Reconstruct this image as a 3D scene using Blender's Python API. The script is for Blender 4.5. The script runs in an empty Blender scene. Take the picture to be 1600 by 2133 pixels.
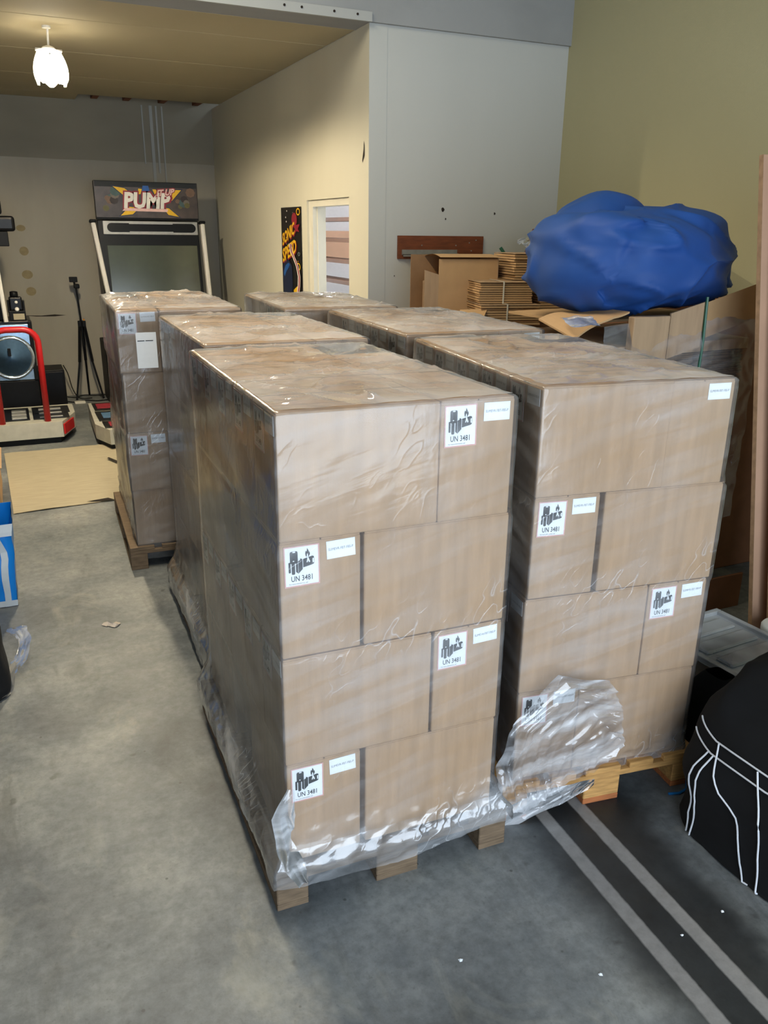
import bpy, bmesh, math, random
from mathutils import Vector, Matrix, noise
R = math.radians
random.seed(7)
S = bpy.context.scene
COL = S.collection

# ------------------------------------------------------------------ camera
cam_d = bpy.data.cameras.new('camera')
cam = bpy.data.objects.new('camera', cam_d); COL.objects.link(cam)
pi_, ro_, yw_ = R(19.1284), R(0.6804), R(24.4862)
fw = Vector((math.sin(yw_)*math.cos(pi_), math.cos(yw_)*math.cos(pi_), -math.sin(pi_)))
rt = Vector((math.cos(yw_), -math.sin(yw_), 0)); up = rt.cross(fw)
r2 = math.cos(ro_)*rt + math.sin(ro_)*up; u2 = -math.sin(ro_)*rt + math.cos(ro_)*up
M = Matrix((r2, u2, -fw)).transposed().to_4x4(); M.translation = (0, 0, 1.976)
cam.matrix_world = M
cam_d.sensor_fit = 'VERTICAL'; cam_d.sensor_height = 24.0; cam_d.lens = 1687.47/2133*24.0
cam_d.clip_start = 0.02
S.camera = cam

# ------------------------------------------------------------------ world, light, exposure
w = bpy.data.worlds.new('world'); S.world = w; w.use_nodes = True
bg = w.node_tree.nodes['Background']; bg.inputs[0].default_value = (0.74, 0.86, 1.0, 1); bg.inputs[1].default_value = 7.6
S.view_settings.view_transform = 'Standard'; S.view_settings.look = 'None'
S.view_settings.exposure = -0.10; S.view_settings.gamma = 1.0; S.view_settings.use_curve_mapping = False
S.cycles.use_denoising = True
S.cycles.max_bounces = 8; S.cycles.transparent_max_bounces = 16
S.cycles.sample_clamp_indirect = 6.0
def light(name, typ, loc, power, color, rot=(0, 0, 0), **kw):
    d = bpy.data.lights.new(name, typ); d.energy = power; d.color = color
    for k, v in kw.items(): setattr(d, k, v)
    o = bpy.data.objects.new(name, d); COL.objects.link(o); o.location = loc; o.rotation_euler = rot
    return o
# open garage gate behind the camera: sky portal
po = light('gate_portal', 'AREA', (0.9, -2.35, 1.7), 1.0, (1, 1, 1), (R(90), 0, 0), shape='RECTANGLE', size=4.4, size_y=3.4)
po.data.cycles.is_portal = True
WARM = (1.0, 0.84, 0.58)
LAMP = Vector((0.50, 7.05, 3.02))
light('lamp_light', 'SPOT', LAMP, 380, WARM, spot_size=R(176), spot_blend=0.22, shadow_soft_size=0.07)
light('hall_tube_light', 'AREA', (0.6, 3.6, 4.35), 120, (1.0, 0.88, 0.66), shape='RECTANGLE', size=0.2, size_y=2.4)
light('stair_light', 'AREA', (3.6, 8.4, 3.1), 330, (0.92, 0.95, 1.0), shape='RECTANGLE', size=0.6, size_y=1.6)

# ------------------------------------------------------------------ helpers
def lin(h):
    v = [int(h[i:i+2], 16)/255 for i in (1, 3, 5)]
    return tuple(((c+0.055)/1.055)**2.4 if c > 0.04045 else c/12.92 for c in v) + (1,)
MATS = {}
def mat(name, hexc, rough=0.6, metal=0.0, nscale=30, namp=0.12, bump=0.0, bscale=None, stretch=(1, 1, 1), spec=0.4, emit=0):
    """principled material, base colour broken up by object-space noise"""
    m = bpy.data.materials.new(name); m.use_nodes = True; nt = m.node_tree; N = nt.nodes; L = nt.links
    b = N['Principled BSDF']; c = lin(hexc)
    b.inputs['Roughness'].default_value = rough; b.inputs['Metallic'].default_value = metal
    b.inputs['Specular IOR Level'].default_value = spec
    tc = N.new('ShaderNodeTexCoord'); mp = N.new('ShaderNodeMapping'); mp.inputs['Scale'].default_value = stretch
    nz = N.new('ShaderNodeTexNoise'); nz.inputs['Scale'].default_value = nscale; nz.inputs['Detail'].default_value = 5
    cr = N.new('ShaderNodeValToRGB')
    cr.color_ramp.elements[0].position = 0.3; cr.color_ramp.elements[1].position = 0.7
    cr.color_ramp.elements[0].color = tuple(x*(1-namp) for x in c[:3])+(1,)
    cr.color_ramp.elements[1].color = tuple(min(1, x*(1+namp)) for x in c[:3])+(1,)
    L.new(tc.outputs['Object'], mp.inputs[0]); L.new(mp.outputs[0], nz.inputs['Vector'])
    L.new(nz.outputs['Fac'], cr.inputs[0]); L.new(cr.outputs[0], b.inputs['Base Color'])
    if bump:
        n2 = N.new('ShaderNodeTexNoise'); n2.inputs['Scale'].default_value = bscale or nscale; n2.inputs['Detail'].default_value = 4
        bp = N.new('ShaderNodeBump'); bp.inputs['Strength'].default_value = bump; bp.inputs['Distance'].default_value = 0.01
        L.new(mp.outputs[0], n2.inputs['Vector']); L.new(n2.outputs['Fac'], bp.inputs['Height']); L.new(bp.outputs[0], b.inputs['Normal'])
    if emit:
        b.inputs['Emission Color'].default_value = c; b.inputs['Emission Strength'].default_value = emit
    MATS[name] = m
    return m
mat('kraft', '#A98D6E', 0.75, nscale=34, namp=0.10, bump=0.12, bscale=120, stretch=(1, 1, 0.10))
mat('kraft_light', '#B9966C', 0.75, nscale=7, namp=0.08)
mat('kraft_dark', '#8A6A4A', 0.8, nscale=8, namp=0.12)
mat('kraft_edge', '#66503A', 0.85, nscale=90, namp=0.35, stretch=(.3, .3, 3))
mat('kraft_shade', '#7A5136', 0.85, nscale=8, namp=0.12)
mat('tape', '#B28E62', 0.3, nscale=20, namp=0.05)
mat('label', '#E4EAF0', 0.5, nscale=40, namp=0.02)
mat('ink', '#1E2226', 0.6, namp=0.1)
mat('ink_grey', '#6E7478', 0.6, namp=0.1)
mat('label_red', '#CFA09A', 0.6, namp=0.1)
mat('pine', '#B98C52', 0.75, nscale=12, namp=0.28, bump=0.1, stretch=(1, 8, 8))
mat('pine_grey', '#6E5C48', 0.8, nscale=12, namp=0.3, bump=0.1, stretch=(1, 8, 8))
mat('pine_red', '#A9663A', 0.75, nscale=12, namp=0.28, stretch=(1, 8, 8))
mat('white_paint', '#DAD6C8', 0.6, nscale=5, namp=0.05)
mat('black_plastic', '#0B0C0E', 0.5, namp=0.2, spec=0.2)
mat('black_satin', '#08080A', 0.35, namp=0.2, spec=0.25)
mat('black_fabric', '#050608', 0.95, nscale=14, namp=0.35, bump=0.25, bscale=10)
mat('white_piping', '#D7DADF', 0.7, namp=0.05)
mat('grey_metal', '#9A9C98', 0.4, 0.6, nscale=18, namp=0.12)
mat('silver', '#A8A8A4', 0.35, 0.35, nscale=20, namp=0.08)
mat('steel_white', '#B9B7AA', 0.45, 0.1, nscale=12, namp=0.1)
mat('chrome', '#C8D4DC', 0.15, 0.9, namp=0.05)
mat('red_paint', '#B3161B', 0.35, nscale=6, namp=0.08)
mat('blue_cloth', '#174488', 0.62, nscale=7, namp=0.08, bump=0.05, bscale=14)
mat('bag_blue', '#1180D8', 0.3, nscale=8, namp=0.08, bump=0.15, bscale=14)
mat('bag_white', '#C3CBD0', 0.5, nscale=12, namp=0.06)
mat('board_brown', '#6E3B20', 0.6, nscale=9, namp=0.25, stretch=(1, 6, 6))
mat('stair_wood', '#4A3020', 0.5, nscale=10, namp=0.15)
mat('stair_white', '#E6E6EA', 0.6, namp=0.02)
mat('stair_pink', '#D6AE92', 0.6, nscale=6, namp=0.05)
mat('joist', '#7A4A2C', 0.8, nscale=10, namp=0.2)
mat('hole_dark', '#3A2418', 0.9, namp=0.2)
mat('strap_green', '#1F5A42', 0.4, namp=0.05)
mat('strap_white', '#D8D4C4', 0.4, namp=0.05)
mat('strap_blue', '#1C6FB0', 0.4, namp=0.05)
mat('board_raw', '#B48F74', 0.8, nscale=5, namp=0.08)
mat('board_edge', '#8F7358', 0.85, nscale=30, namp=0.2)
mat('floor_card', '#A89E86', 0.8, nscale=6, namp=0.08, stretch=(1, 6, 1))
mat('yellow_print', '#E8B820', 0.5, namp=0.08)
mat('pink_print', '#E8C0B8', 0.5, namp=0.08)
mat('crimson_print', '#8E2432', 0.5, namp=0.1)
mat('navy_print', '#1C2440', 0.5, namp=0.2)
mat('blue_print', '#2358A0', 0.5, namp=0.12)
mat('orange_print', '#E08A20', 0.5, namp=0.1)
mat('white_print', '#E8E4DC', 0.5, namp=0.03)
mat('lamp_white', '#F2EEE4', 0.5, emit=0.0)
mat('led_glow', '#FFF6E4', 0.5, emit=14)
mat('leaf', '#C9BDB0', 0.8, nscale=40, namp=0.2)
mat('dark_hole', '#241C16', 0.9, namp=0.2)
mat('screen_glass', '#43493A', 0.16, nscale=2, namp=0.2, spec=0.9)
mat('blue_panel', '#4C6C8C', 0.5, namp=0.1)

def clear_mat(name, tint, fac, rough, haze, bump=0.25, crease=0.0, grain=0.2):
    """thin clear plastic: transparent + fresnel gloss + a little white haze, stretch marks and creases in the bump"""
    m = bpy.data.materials.new(name); m.use_nodes = True; nt = m.node_tree; N = nt.nodes; L = nt.links
    N.remove(N['Principled BSDF']); out = N['Material Output']
    tr = N.new('ShaderNodeBsdfTransparent'); tr.inputs[0].default_value = tint
    gl = N.new('ShaderNodeBsdfGlossy'); gl.inputs['Roughness'].default_value = rough
    df = N.new('ShaderNodeBsdfDiffuse'); df.inputs[0].default_value = (0.85, 0.87, 0.9, 1)
    fr = N.new('ShaderNodeFresnel'); fr.inputs[0].default_value = 1.5
    tc = N.new('ShaderNodeTexCoord')
    def mth(op, a, b=None, c=None, clamp=False):
        x = N.new('ShaderNodeMath'); x.operation = op; x.use_clamp = clamp
        for sock, v in zip(x.inputs, (a, b, c)):
            if v is None: continue
            if isinstance(v, (int, float)): sock.default_value = v
            else: L.new(v, sock)
        return x.outputs[0]
    def nz(scale, st, rot=(0, 0, 0), detail=3, dist=0):
        mp = N.new('ShaderNodeMapping'); mp.vector_type = 'TEXTURE'; mp.inputs['Rotation'].default_value = rot
        m2 = N.new('ShaderNodeMapping'); m2.inputs['Scale'].default_value = st
        n = N.new('ShaderNodeTexNoise'); n.inputs['Scale'].default_value = scale; n.inputs['Detail'].default_value = detail; n.inputs['Distortion'].default_value = dist
        L.new(tc.outputs['Object'], mp.inputs[0]); L.new(mp.outputs[0], m2.inputs[0]); L.new(m2.outputs[0], n.inputs['Vector']); return n.outputs['Fac']
    def rng(i, a, b, c, d):
        r = N.new('ShaderNodeMapRange'); L.new(i, r.inputs[0])
        for k, v in zip((1, 2, 3, 4), (a, b, c, d)): r.inputs[k].default_value = v
        return r.outputs[0]
    na = nz(2.2, (1, 1, 9), (R(12), R(-14), 0), 4, 0.4)       # long slanted stretch marks
    nb = nz(70, (1, 1, .12), (0, 0, 0), 3)                     # fine upright grain
    nc = nz(2.4, (1, 1, 1.5), (0, 0, 0), 3)                    # broad patches
    h = mth('MULTIPLY_ADD', nb, grain, mth('MULTIPLY', na, .8))
    hz = mth('MULTIPLY', rng(na, .40, .72, haze[0], haze[1]), rng(nc, .35, .65, .35, 1.35))
    if crease:
        n1 = nz(5, (4.4, 4.4, .55), (R(26), R(32), 0), 1, 0)
        rid = mth('POWER', mth('SUBTRACT', 1.0, mth('MULTIPLY', mth('ABSOLUTE', mth('SUBTRACT', n1, .5)), 8.0), clamp=True), 4.0)
        msk = rng(nz(3.0, (1, 1, 1)), .48, .66, 0., 1.)
        rm = mth('MULTIPLY', rid, msk)
        h = mth('MULTIPLY_ADD', rm, crease, h)
        hz = mth('MULTIPLY_ADD', mth('POWER', rm, 3.0), .22, hz)  # crease highlights painted in as extra white haze
    bp = N.new('ShaderNodeBump'); bp.inputs['Strength'].default_value = bump; bp.inputs['Distance'].default_value = 0.006
    L.new(h, bp.inputs['Height'])
    for s in (gl, df, fr): L.new(bp.outputs[0], s.inputs['Normal'])
    m1 = N.new('ShaderNodeMixShader'); m2 = N.new('ShaderNodeMixShader')
    L.new(mth('MULTIPLY_ADD', fr.outputs[0], fac[0], fac[1], True), m1.inputs[0]); L.new(tr.outputs[0], m1.inputs[1]); L.new(gl.outputs[0], m1.inputs[2])
    L.new(hz, m2.inputs[0]); L.new(m1.outputs[0], m2.inputs[1]); L.new(df.outputs[0], m2.inputs[2]); L.new(m2.outputs[0], out.inputs[0])
    MATS[name] = m
clear_mat('film', (0.97, 0.965, 0.95, 1), (.95, 0.015), 0.16, (0.07, 0.19), .22, .85)
clear_mat('film_top', (0.98, 0.97, 0.95, 1), (.8, 0.03), 0.09, (0.22, 0.34), .10, .4, .05)  # stronger white haze paints extra brightness onto the load tops
clear_mat('film_low', (0.93, 0.94, 0.95, 1), (1.8, 0.08), 0.17, (0.06, 0.26), .5, .5)
clear_mat('film_loose', (0.95, 0.95, 0.95, 1), (1.6, 0.05), 0.12, (0.05, 0.50), .4, .8)
clear_mat('film_floor', (0.95, 0.95, 0.95, 1), (.5, 0.02), 0.12, (0.10, 0.55), .4, .8)
clear_mat('clear_bin', (0.62, 0.70, 0.78, 1), (1.2, 0.03), 0.25, (0.52, 0.62), .05)

class MB:
    """collects simple shapes into one mesh"""
    def __init__(s): s.v = []; s.f = []; s.smooth = False
    def add(s, vs, fs, M=None):
        o = len(s.v)
        s.v += [tuple(M @ Vector(v)) if M else tuple(v) for v in vs]
        s.f += [tuple(i+o for i in f) for f in fs]; return s
    def box(s, a, b, M=None):
        x0, y0, z0 = a; x1, y1, z1 = b
        vs = [(x0, y0, z0), (x1, y0, z0), (x1, y1, z0), (x0, y1, z0), (x0, y0, z1), (x1, y0, z1), (x1, y1, z1), (x0, y1, z1)]
        return s.add(vs, [(3, 2, 1, 0), (4, 5, 6, 7), (0, 1, 5, 4), (1, 2, 6, 5), (2, 3, 7, 6), (3, 0, 4, 7)], M)
    def bbox(s, a, b, bev=0.004, seg=2, M=None):
        bm = bmesh.new(); bmesh.ops.create_cube(bm, size=1)
        for v in bm.verts: v.co = Vector([a[i]+(b[i]-a[i])*(v.co[i]+.5) for i in range(3)])
        bmesh.ops.bevel(bm, geom=bm.edges[:], offset=bev, segments=seg, affect='EDGES', profile=.5)
        bm.verts.index_update()
        s.add([v.co[:] for v in bm.verts], [[v.index for v in f.verts] for f in bm.faces], M); bm.free(); return s
    def tube(s, pts, r, n=8, closed=False, cap=True):
        pts = [Vector(p) for p in pts]; m = len(pts); rs = r if isinstance(r, (list, tuple)) else [r]*m
        vs = []; ref = Vector((0.13, 0.27, 0.95))
        for i, p in enumerate(pts):
            t = (pts[(i+1) % m]-pts[i-1]) if closed else (pts[min(i+1, m-1)]-pts[max(i-1, 0)])
            t = t.normalized(); a = t.cross(ref)
            if a.length < 1e-3: a = t.cross(Vector((1, 0, 0)))
            a.normalize(); b = t.cross(a); ref = b.cross(t).cross(t)*-1 if False else ref
            for k in range(n):
                q = 2*math.pi*k/n; vs.append(p+rs[i]*(math.cos(q)*a+math.sin(q)*b))
        fs = []
        for i in range(m if closed else m-1):
            j = (i+1) % m
            for k in range(n):
                l = (k+1) % n; fs.append((i*n+k, i*n+l, j*n+l, j*n+k))
        if cap and not closed: fs += [tuple(range(n))[::-1], tuple((m-1)*n+k for k in range(n))]
        s.add(vs, fs); return s
    def lathe(s, prof, n=20, M=None):
        vs = []; fs = []
        for (r, z) in prof:
            for k in range(n): q = 2*math.pi*k/n; vs.append((r*math.cos(q), r*math.sin(q), z))
        for i in range(len(prof)-1):
            for k in range(n): l = (k+1) % n; fs.append((i*n+k, i*n+l, (i+1)*n+l, (i+1)*n+k))
        fs += [tuple(range(n))[::-1], tuple((len(prof)-1)*n+k for k in range(n))]
        return s.add(vs, fs, M)
    def prism(s, poly, d0, d1, M=None):
        """poly in local XZ, extruded along Y"""
        n = len(poly)
        vs = [(x, d0, z) for x, z in poly]+[(x, d1, z) for x, z in poly]
        fs = [tuple(range(n)), tuple(range(2*n-1, n-1, -1))]+[(i, n+i, n+(i+1) % n, (i+1) % n) for i in range(n)]
        return s.add(vs, fs, M)
    def grid(s, fn, nu, nv, M=None):
        vs = [fn(i/nu, j/nv) for j in range(nv+1) for i in range(nu+1)]
        fs = [(j*(nu+1)+i, j*(nu+1)+i+1, (j+1)*(nu+1)+i+1, (j+1)*(nu+1)+i) for j in range(nv) for i in range(nu)]
        return s.add(vs, fs, M)
    def mesh(s, name, m):
        me = bpy.data.meshes.new(name); me.from_pydata(s.v, [], s.f); me.update()
        me.materials.append(MATS[m])
        if s.smooth: me.polygons.foreach_set('use_smooth', [True]*len(me.polygons))
        return me
    def build(s, name, m, parent=None, loc=(0, 0, 0), rotz=0):
        return obj(name, s.mesh(name, m), parent, loc, rotz)
def obj(name, me, parent=None, loc=(0, 0, 0), rotz=0):
    o = bpy.data.objects.new(name, me); COL.objects.link(o); o.location = loc; o.rotation_euler = (0, 0, rotz)
    if parent: o.parent = parent
    return o
def tag(o, label, cat, group=None, kind=None):
    o['label'] = label
    if cat: o['category'] = cat
    if group: o['group'] = group
    if kind: o['kind'] = kind
    return o
def thing(name, label, cat, loc=(0, 0, 0), rotz=0, group=None):
    o = bpy.data.objects.new(name, None); COL.objects.link(o); o.location = loc; o.rotation_euler = (0, 0, rotz); o.empty_display_size = .1
    return tag(o, label, cat, group)
def struct(o, label):
    o['label'] = label; o['kind'] = 'structure'; o['category'] = o.name.split('_')[0]; return o
def sm(mb): mb.smooth = True; return mb
def text_mb(body, h, width=None, bold=0.0):
    """flat lettering in local XZ facing -Y, lower left corner at the origin, cap height h"""
    cu = bpy.data.curves.new('t', 'FONT'); cu.body = body; cu.size = 1.0; cu.resolution_u = 2; cu.offset = bold
    o = bpy.data.objects.new('t', cu); COL.objects.link(o)
    me = bpy.data.meshes.new_from_object(o)
    vs = [v.co.copy() for v in me.vertices]; fs = [tuple(p.vertices) for p in me.polygons]
    bpy.data.objects.remove(o); bpy.data.curves.remove(cu); bpy.data.meshes.remove(me)
    x0 = min(v.x for v in vs); x1 = max(v.x for v in vs); y0 = min(v.y for v in vs); y1 = max(v.y for v in vs)
    sy = h/(y1-y0); sx = width/(x1-x0) if width else sy
    mb = MB(); mb.add([((v.x-x0)*sx, 0, (v.y-y0)*sy) for v in vs], fs); return mb

# ------------------------------------------------------------------ room
XD, YB, YI, XR, CZ, HZ = 2.53, 10.72, 5.90, 4.215, 3.34, 4.5
XL, YF = -1.3, -2.3
def floor_mat():
    m = bpy.data.materials.new('concrete_floor'); m.use_nodes = True; nt = m.node_tree; N = nt.nodes; L = nt.links
    b = N['Principled BSDF']; tc = N.new('ShaderNodeTexCoord')
    def noise_(sc, det=6, rough=.6, dist=0, scale=(1, 1, 1)):
        mp = N.new('ShaderNodeMapping'); mp.inputs['Scale'].default_value = scale
        n = N.new('ShaderNodeTexNoise'); n.inputs['Scale'].default_value = sc; n.inputs['Detail'].default_value = det; n.inputs['Roughness'].default_value = rough; n.inputs['Distortion'].default_value = dist
        L.new(tc.outputs['Object'], mp.inputs[0]); L.new(mp.outputs[0], n.inputs['Vector']); return n.outputs['Fac']
    def ramp(i, stops):
        r = N.new('ShaderNodeValToRGB'); e = r.color_ramp.elements
        while len(e) < len(stops): e.new(.5)
        for k, (p, c) in enumerate(stops): e[k].position = p; e[k].color = c if isinstance(c, tuple) else (c, c, c, 1)
        L.new(i, r.inputs[0]); return r.outputs[0]
    def mix(fac, a, c, typ='MIX'):
        x = N.new('ShaderNodeMix'); x.data_type = 'RGBA'; x.blend_type = typ
        for sock, v in ((x.inputs[0], fac), (x.inputs[6], a), (x.inputs[7], c)):
            if isinstance(v, (tuple, float, int)): sock.default_value = v
            else: L.new(v, sock)
        return x.outputs[2]
    def mth(op, a, c=None, clamp=False):
        x = N.new('ShaderNodeMath'); x.operation = op; x.use_clamp = clamp
        for sock, v in ((x.inputs[0], a), (x.inputs[1], c)):
            if v is None: continue
            if isinstance(v, (float, int)): sock.default_value = v
            else: L.new(v, sock)
        return x.outputs[0]
    base = ramp(noise_(1.3, 8, .62), [(.30, lin('#4C5154')), (.46, lin('#717678')), (.58, lin('#8A8D8C')), (.72, lin('#A3A39D'))])
    fine = ramp(noise_(26, 6, .7), [(.32, .55), (.62, 1.0)])
    c = mix(.75, base, fine, 'MULTIPLY')
    blot = ramp(noise_(3.1, 5, .7, .8, (1, .6, 1)), [(.56, 0.), (.70, 1.)])
    c = mix(mth('MULTIPLY', blot, .40), c, lin('#A3A194'))
    dk = ramp(noise_(2.3, 7, .68, 1.2, (1.3, .5, 1)), [(.54, 0.), (.68, 1.)])
    c = mix(mth('MULTIPLY', dk, .5), c, lin('#4C4E4C'))
    c = mix(mth('MULTIPLY', ramp(noise_(60, 3, .6), [(.60, 0.), (.70, 1.)]), .25), c, lin('#3E4040'))
    spots = ramp(noise_(11, 2, .5), [(.70, 0.), (.76, 1.)])
    c = mix(mth('MULTIPLY', spots, .5), c, lin('#3C3A36'))
    vor = N.new('ShaderNodeTexVoronoi'); vor.inputs['Scale'].default_value = 9; L.new(tc.outputs['Object'], vor.inputs['Vector'])
    c = mix(ramp(vor.outputs['Distance'], [(.035, .8), (.06, 0.)]), c, lin('#4A4B4A'))
    # black spray left around two masked strips
    sp = N.new('ShaderNodeSeparateXYZ'); L.new(tc.outputs['Object'], sp.inputs[0]); x, y = sp.outputs[0], sp.outputs[1]
    wob = mth('MULTIPLY', mth('SUBTRACT', noise_(2.5, 4), .5), .26)
    xs = mth('ADD', mth('ADD', x, mth('MULTIPLY', mth('SUBTRACT', 1.9, y), .045)), 0.0)
    d = mth('ABSOLUTE', mth('SUBTRACT', mth('ADD', xs, wob), 1.66))
    mr = N.new('ShaderNodeMapRange'); mr.interpolation_type = 'SMOOTHSTEP'
    mr.inputs[1].default_value = .33; mr.inputs[2].default_value = .12; mr.inputs[3].default_value = 0.; mr.inputs[4].default_value = .93
    L.new(d, mr.inputs[0])
    c = mix(mr.outputs[0], c, mix(ramp(noise_(5, 5), [(.35, 0.), (.7, 1.)]), lin('#0C0E10'), lin('#1E2225')))
    def strip(x0):
        dd = mth('ABSOLUTE', mth('SUBTRACT', mth('ADD', xs, mth('MULTIPLY', mth('SUBTRACT', noise_(30, 2), .5), .005)), x0))
        q = N.new('ShaderNodeMapRange'); q.inputs[1].default_value = .029; q.inputs[2].default_value = .022; q.inputs[3].default_value = 0.; q.inputs[4].default_value = 1.
        L.new(dd, q.inputs[0]); return q.outputs[0]
    c = mix(mth('MULTIPLY', strip(1.523), .95), c, mix(.5, lin('#8E8C8A'), fine, 'MULTIPLY'))
    c = mix(mth('MULTIPLY', strip(1.672), .95), c, mix(.5, lin('#8E8C8A'), fine, 'MULTIPLY'))
    L.new(c, b.inputs['Base Color'])
    rg = N.new('ShaderNodeMapRange'); rg.inputs[3].default_value = .32; rg.inputs[4].default_value = .62; L.new(noise_(4, 5), rg.inputs[0]); L.new(rg.outputs[0], b.inputs['Roughness'])
    bp = N.new('ShaderNodeBump'); bp.inputs['Strength'].default_value = .12; bp.inputs['Distance'].default_value = .01
    L.new(noise_(18, 6, .7), bp.inputs['Height']); L.new(bp.outputs[0], b.inputs['Normal'])
    MATS['floor'] = m
floor_mat()
def wall_mat(name, hexc, dirt, dscale=1.2, damp=.35, stretch=(1, 1, .35), bump=.1, rough=.8):
    m = bpy.data.materials.new(name); m.use_nodes = True; nt = m.node_tree; N = nt.nodes; L = nt.links
    b = N['Principled BSDF']; b.inputs['Roughness'].default_value = rough
    tc = N.new('ShaderNodeTexCoord'); mp = N.new('ShaderNodeMapping'); mp.inputs['Scale'].default_value = stretch; L.new(tc.outputs['Object'], mp.inputs[0])
    n1 = N.new('ShaderNodeTexNoise'); n1.inputs['Scale'].default_value = dscale; n1.inputs['Detail'].default_value = 7; L.new(mp.outputs[0], n1.inputs['Vector'])
    r = N.new('ShaderNodeMapRange'); r.inputs[1].default_value = .45; r.inputs[2].default_value = .75; r.inputs[3].default_value = 0; r.inputs[4].default_value = damp; L.new(n1.outputs['Fac'], r.inputs[0])
    x = N.new('ShaderNodeMix'); x.data_type = 'RGBA'; x.inputs[6].default_value = lin(hexc); x.inputs[7].default_value = lin(dirt); L.new(r.outputs[0], x.inputs[0]); L.new(x.outputs[2], b.inputs['Base Color'])
    n2 = N.new('ShaderNodeTexNoise'); n2.inputs['Scale'].default_value = 130; n2.inputs['Detail'].default_value = 3; L.new(tc.outputs['Object'], n2.inputs['Vector'])
    bp = N.new('ShaderNodeBump'); bp.inputs['Strength'].default_value = bump; bp.inputs['Distance'].default_value = .004; L.new(n2.outputs['Fac'], bp.inputs['Height']); L.new(bp.outputs[0], b.inputs['Normal'])
    MATS[name] = m
wall_mat('wall_back_m', '#A8A294', '#857E6E', 1.6, .5, (1, 1, .3))
wall_mat('wall_back_top', '#8F8979', '#746E60', 2.0, .5, (.4, 1, 1))
wall_mat('wall_cream', '#D6D2C0', '#B8B09A', .9, .25)
wall_mat('wall_white', '#BDBFBB', '#A9ABA6', 1.0, .25)
wall_mat('wall_green', '#ABA785', '#9F9A76', 1.0, .25, bump=.2)
wall_mat('wall_grey', '#A9ABA8', '#8D8F8C', 1.5, .4)
wall_mat('wall_dark', '#5E5A50', '#4A473F', 1.5, .4)
wall_mat('ceil_m', '#B3A685', '#A09472', 1.2, .35, (1, 1, 1))
wall_mat('beam_m', '#9A9C9C', '#7E8080', 2.0, .5, (.5, 1, 1))

struct(MB().box((XL, YF, -.15), (6.4, YB+.2, 0)).build('floor', 'floor'), 'worn grey concrete floor with black spray marks and two pale strips')
wb = struct(MB().box((XL, YB, 0), (XD+.3, YB+.2, CZ+.2)).build('wall_back', 'wall_back_m'), 'dirty beige plaster wall at the far end behind the arcade cabinet')
def bt(u, v):
    x = XL+u*(XD+.3-XL); z = 2.715+v*.85
    return (x, YB-.004-(.006+.003*noise.noise((x*1.3, 0, z*2)))*min(1, v*3), z+.012*noise.noise((x*2, 3, 0))*(1-v))
sm(MB().grid(bt, 60, 16)).build('upper_band', 'wall_back_top', wb)['label'] = 'grey upper band of the back wall above a horizontal ledge'
for (x, z, rx, rz) in ((.247, 1.961, .05, .035), (.251, 1.709, .05, .05), (.255, 1.447, .06, .05), (.273, 1.256, .055, .05)):
    MB().add([(x+rx*math.cos(a*.4), YB-.002, z+rz*math.sin(a*.4)) for a in range(16)], [tuple(range(16))[::-1]]).build('stain', 'stain_m' if 'stain_m' in MATS else mat('stain_m', '#8F8262', .8, namp=.1).name, wb)
MB().add([(.12, YB-.003, .985), (.35, YB-.003, .975), (.5, YB-.003, .985), (.63, YB-.003, .972), (.5, YB-.003, .962), (.3, YB-.003, .966)], [(5, 4, 3, 2, 1, 0)]).build('scuff', 'dark_hole', wb)
for (x, wd, z0) in ((1.79, .035, 2.45), (1.86, .02, 2.6), (1.93, .015, 2.5), (1.70, .015, 2.7)):
    MB().box((x, YB-.018, z0), (x+wd, YB-.004, 3.33)).build('streak', 'wall_grey', wb)

# wall with doorway (runs away from us)
DY0, DY1, DZ = 6.285, 7.285, 2.225
wi = struct(MB().box((XD, YI, 0), (XD+.14, DY0, CZ)).box((XD, DY1, 0), (XD+.14, YB, CZ)).box((XD, DY0, DZ), (XD+.14, DY1, CZ)).build('wall_side', 'wall_cream'),
            'cream painted wall with the doorway and poster, lit by the lamp')
def blot(par, pts, x=None, y=None, m='dark_hole', nm='scorch_mark'):
    vs = [(x, a, b) if x is not None else (a, y, b) for a, b in pts]
    return MB().add(vs, [tuple(range(len(vs)))]).build(nm, m, par)
blot(wi, [(6.01, 2.45), (5.97, 2.50), (5.972, 2.57), (5.985, 2.60), (5.99, 2.54), (6.015, 2.47)], x=XD-.002)
dr = bpy.data.objects.new('door_1', None); COL.objects.link(dr); dr.location = (XD, DY1, 0); struct(dr, 'white framed open doorway leading to the stairs'); dr['category'] = 'doorway'
def dpart(nm, a, b, m='white_paint'):
    return MB().box((a[0]-XD, a[1]-DY1, a[2]), (b[0]-XD, b[1]-DY1, b[2])).build(nm, m, dr)
dpart('jamb', (XD+.02, DY1-.10, 0), (XD+.14, DY1, DZ)); dpart('jamb', (XD+.02, DY0, 0), (XD+.14, DY0+.03, DZ))
dpart('head', (XD+.02, DY0+.03, DZ-.055), (XD+.14, DY1-.10, DZ))
dpart('door_stop', (XD+.06, DY1-.115, 0), (XD+.085, DY1-.10, DZ-.055))
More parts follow.
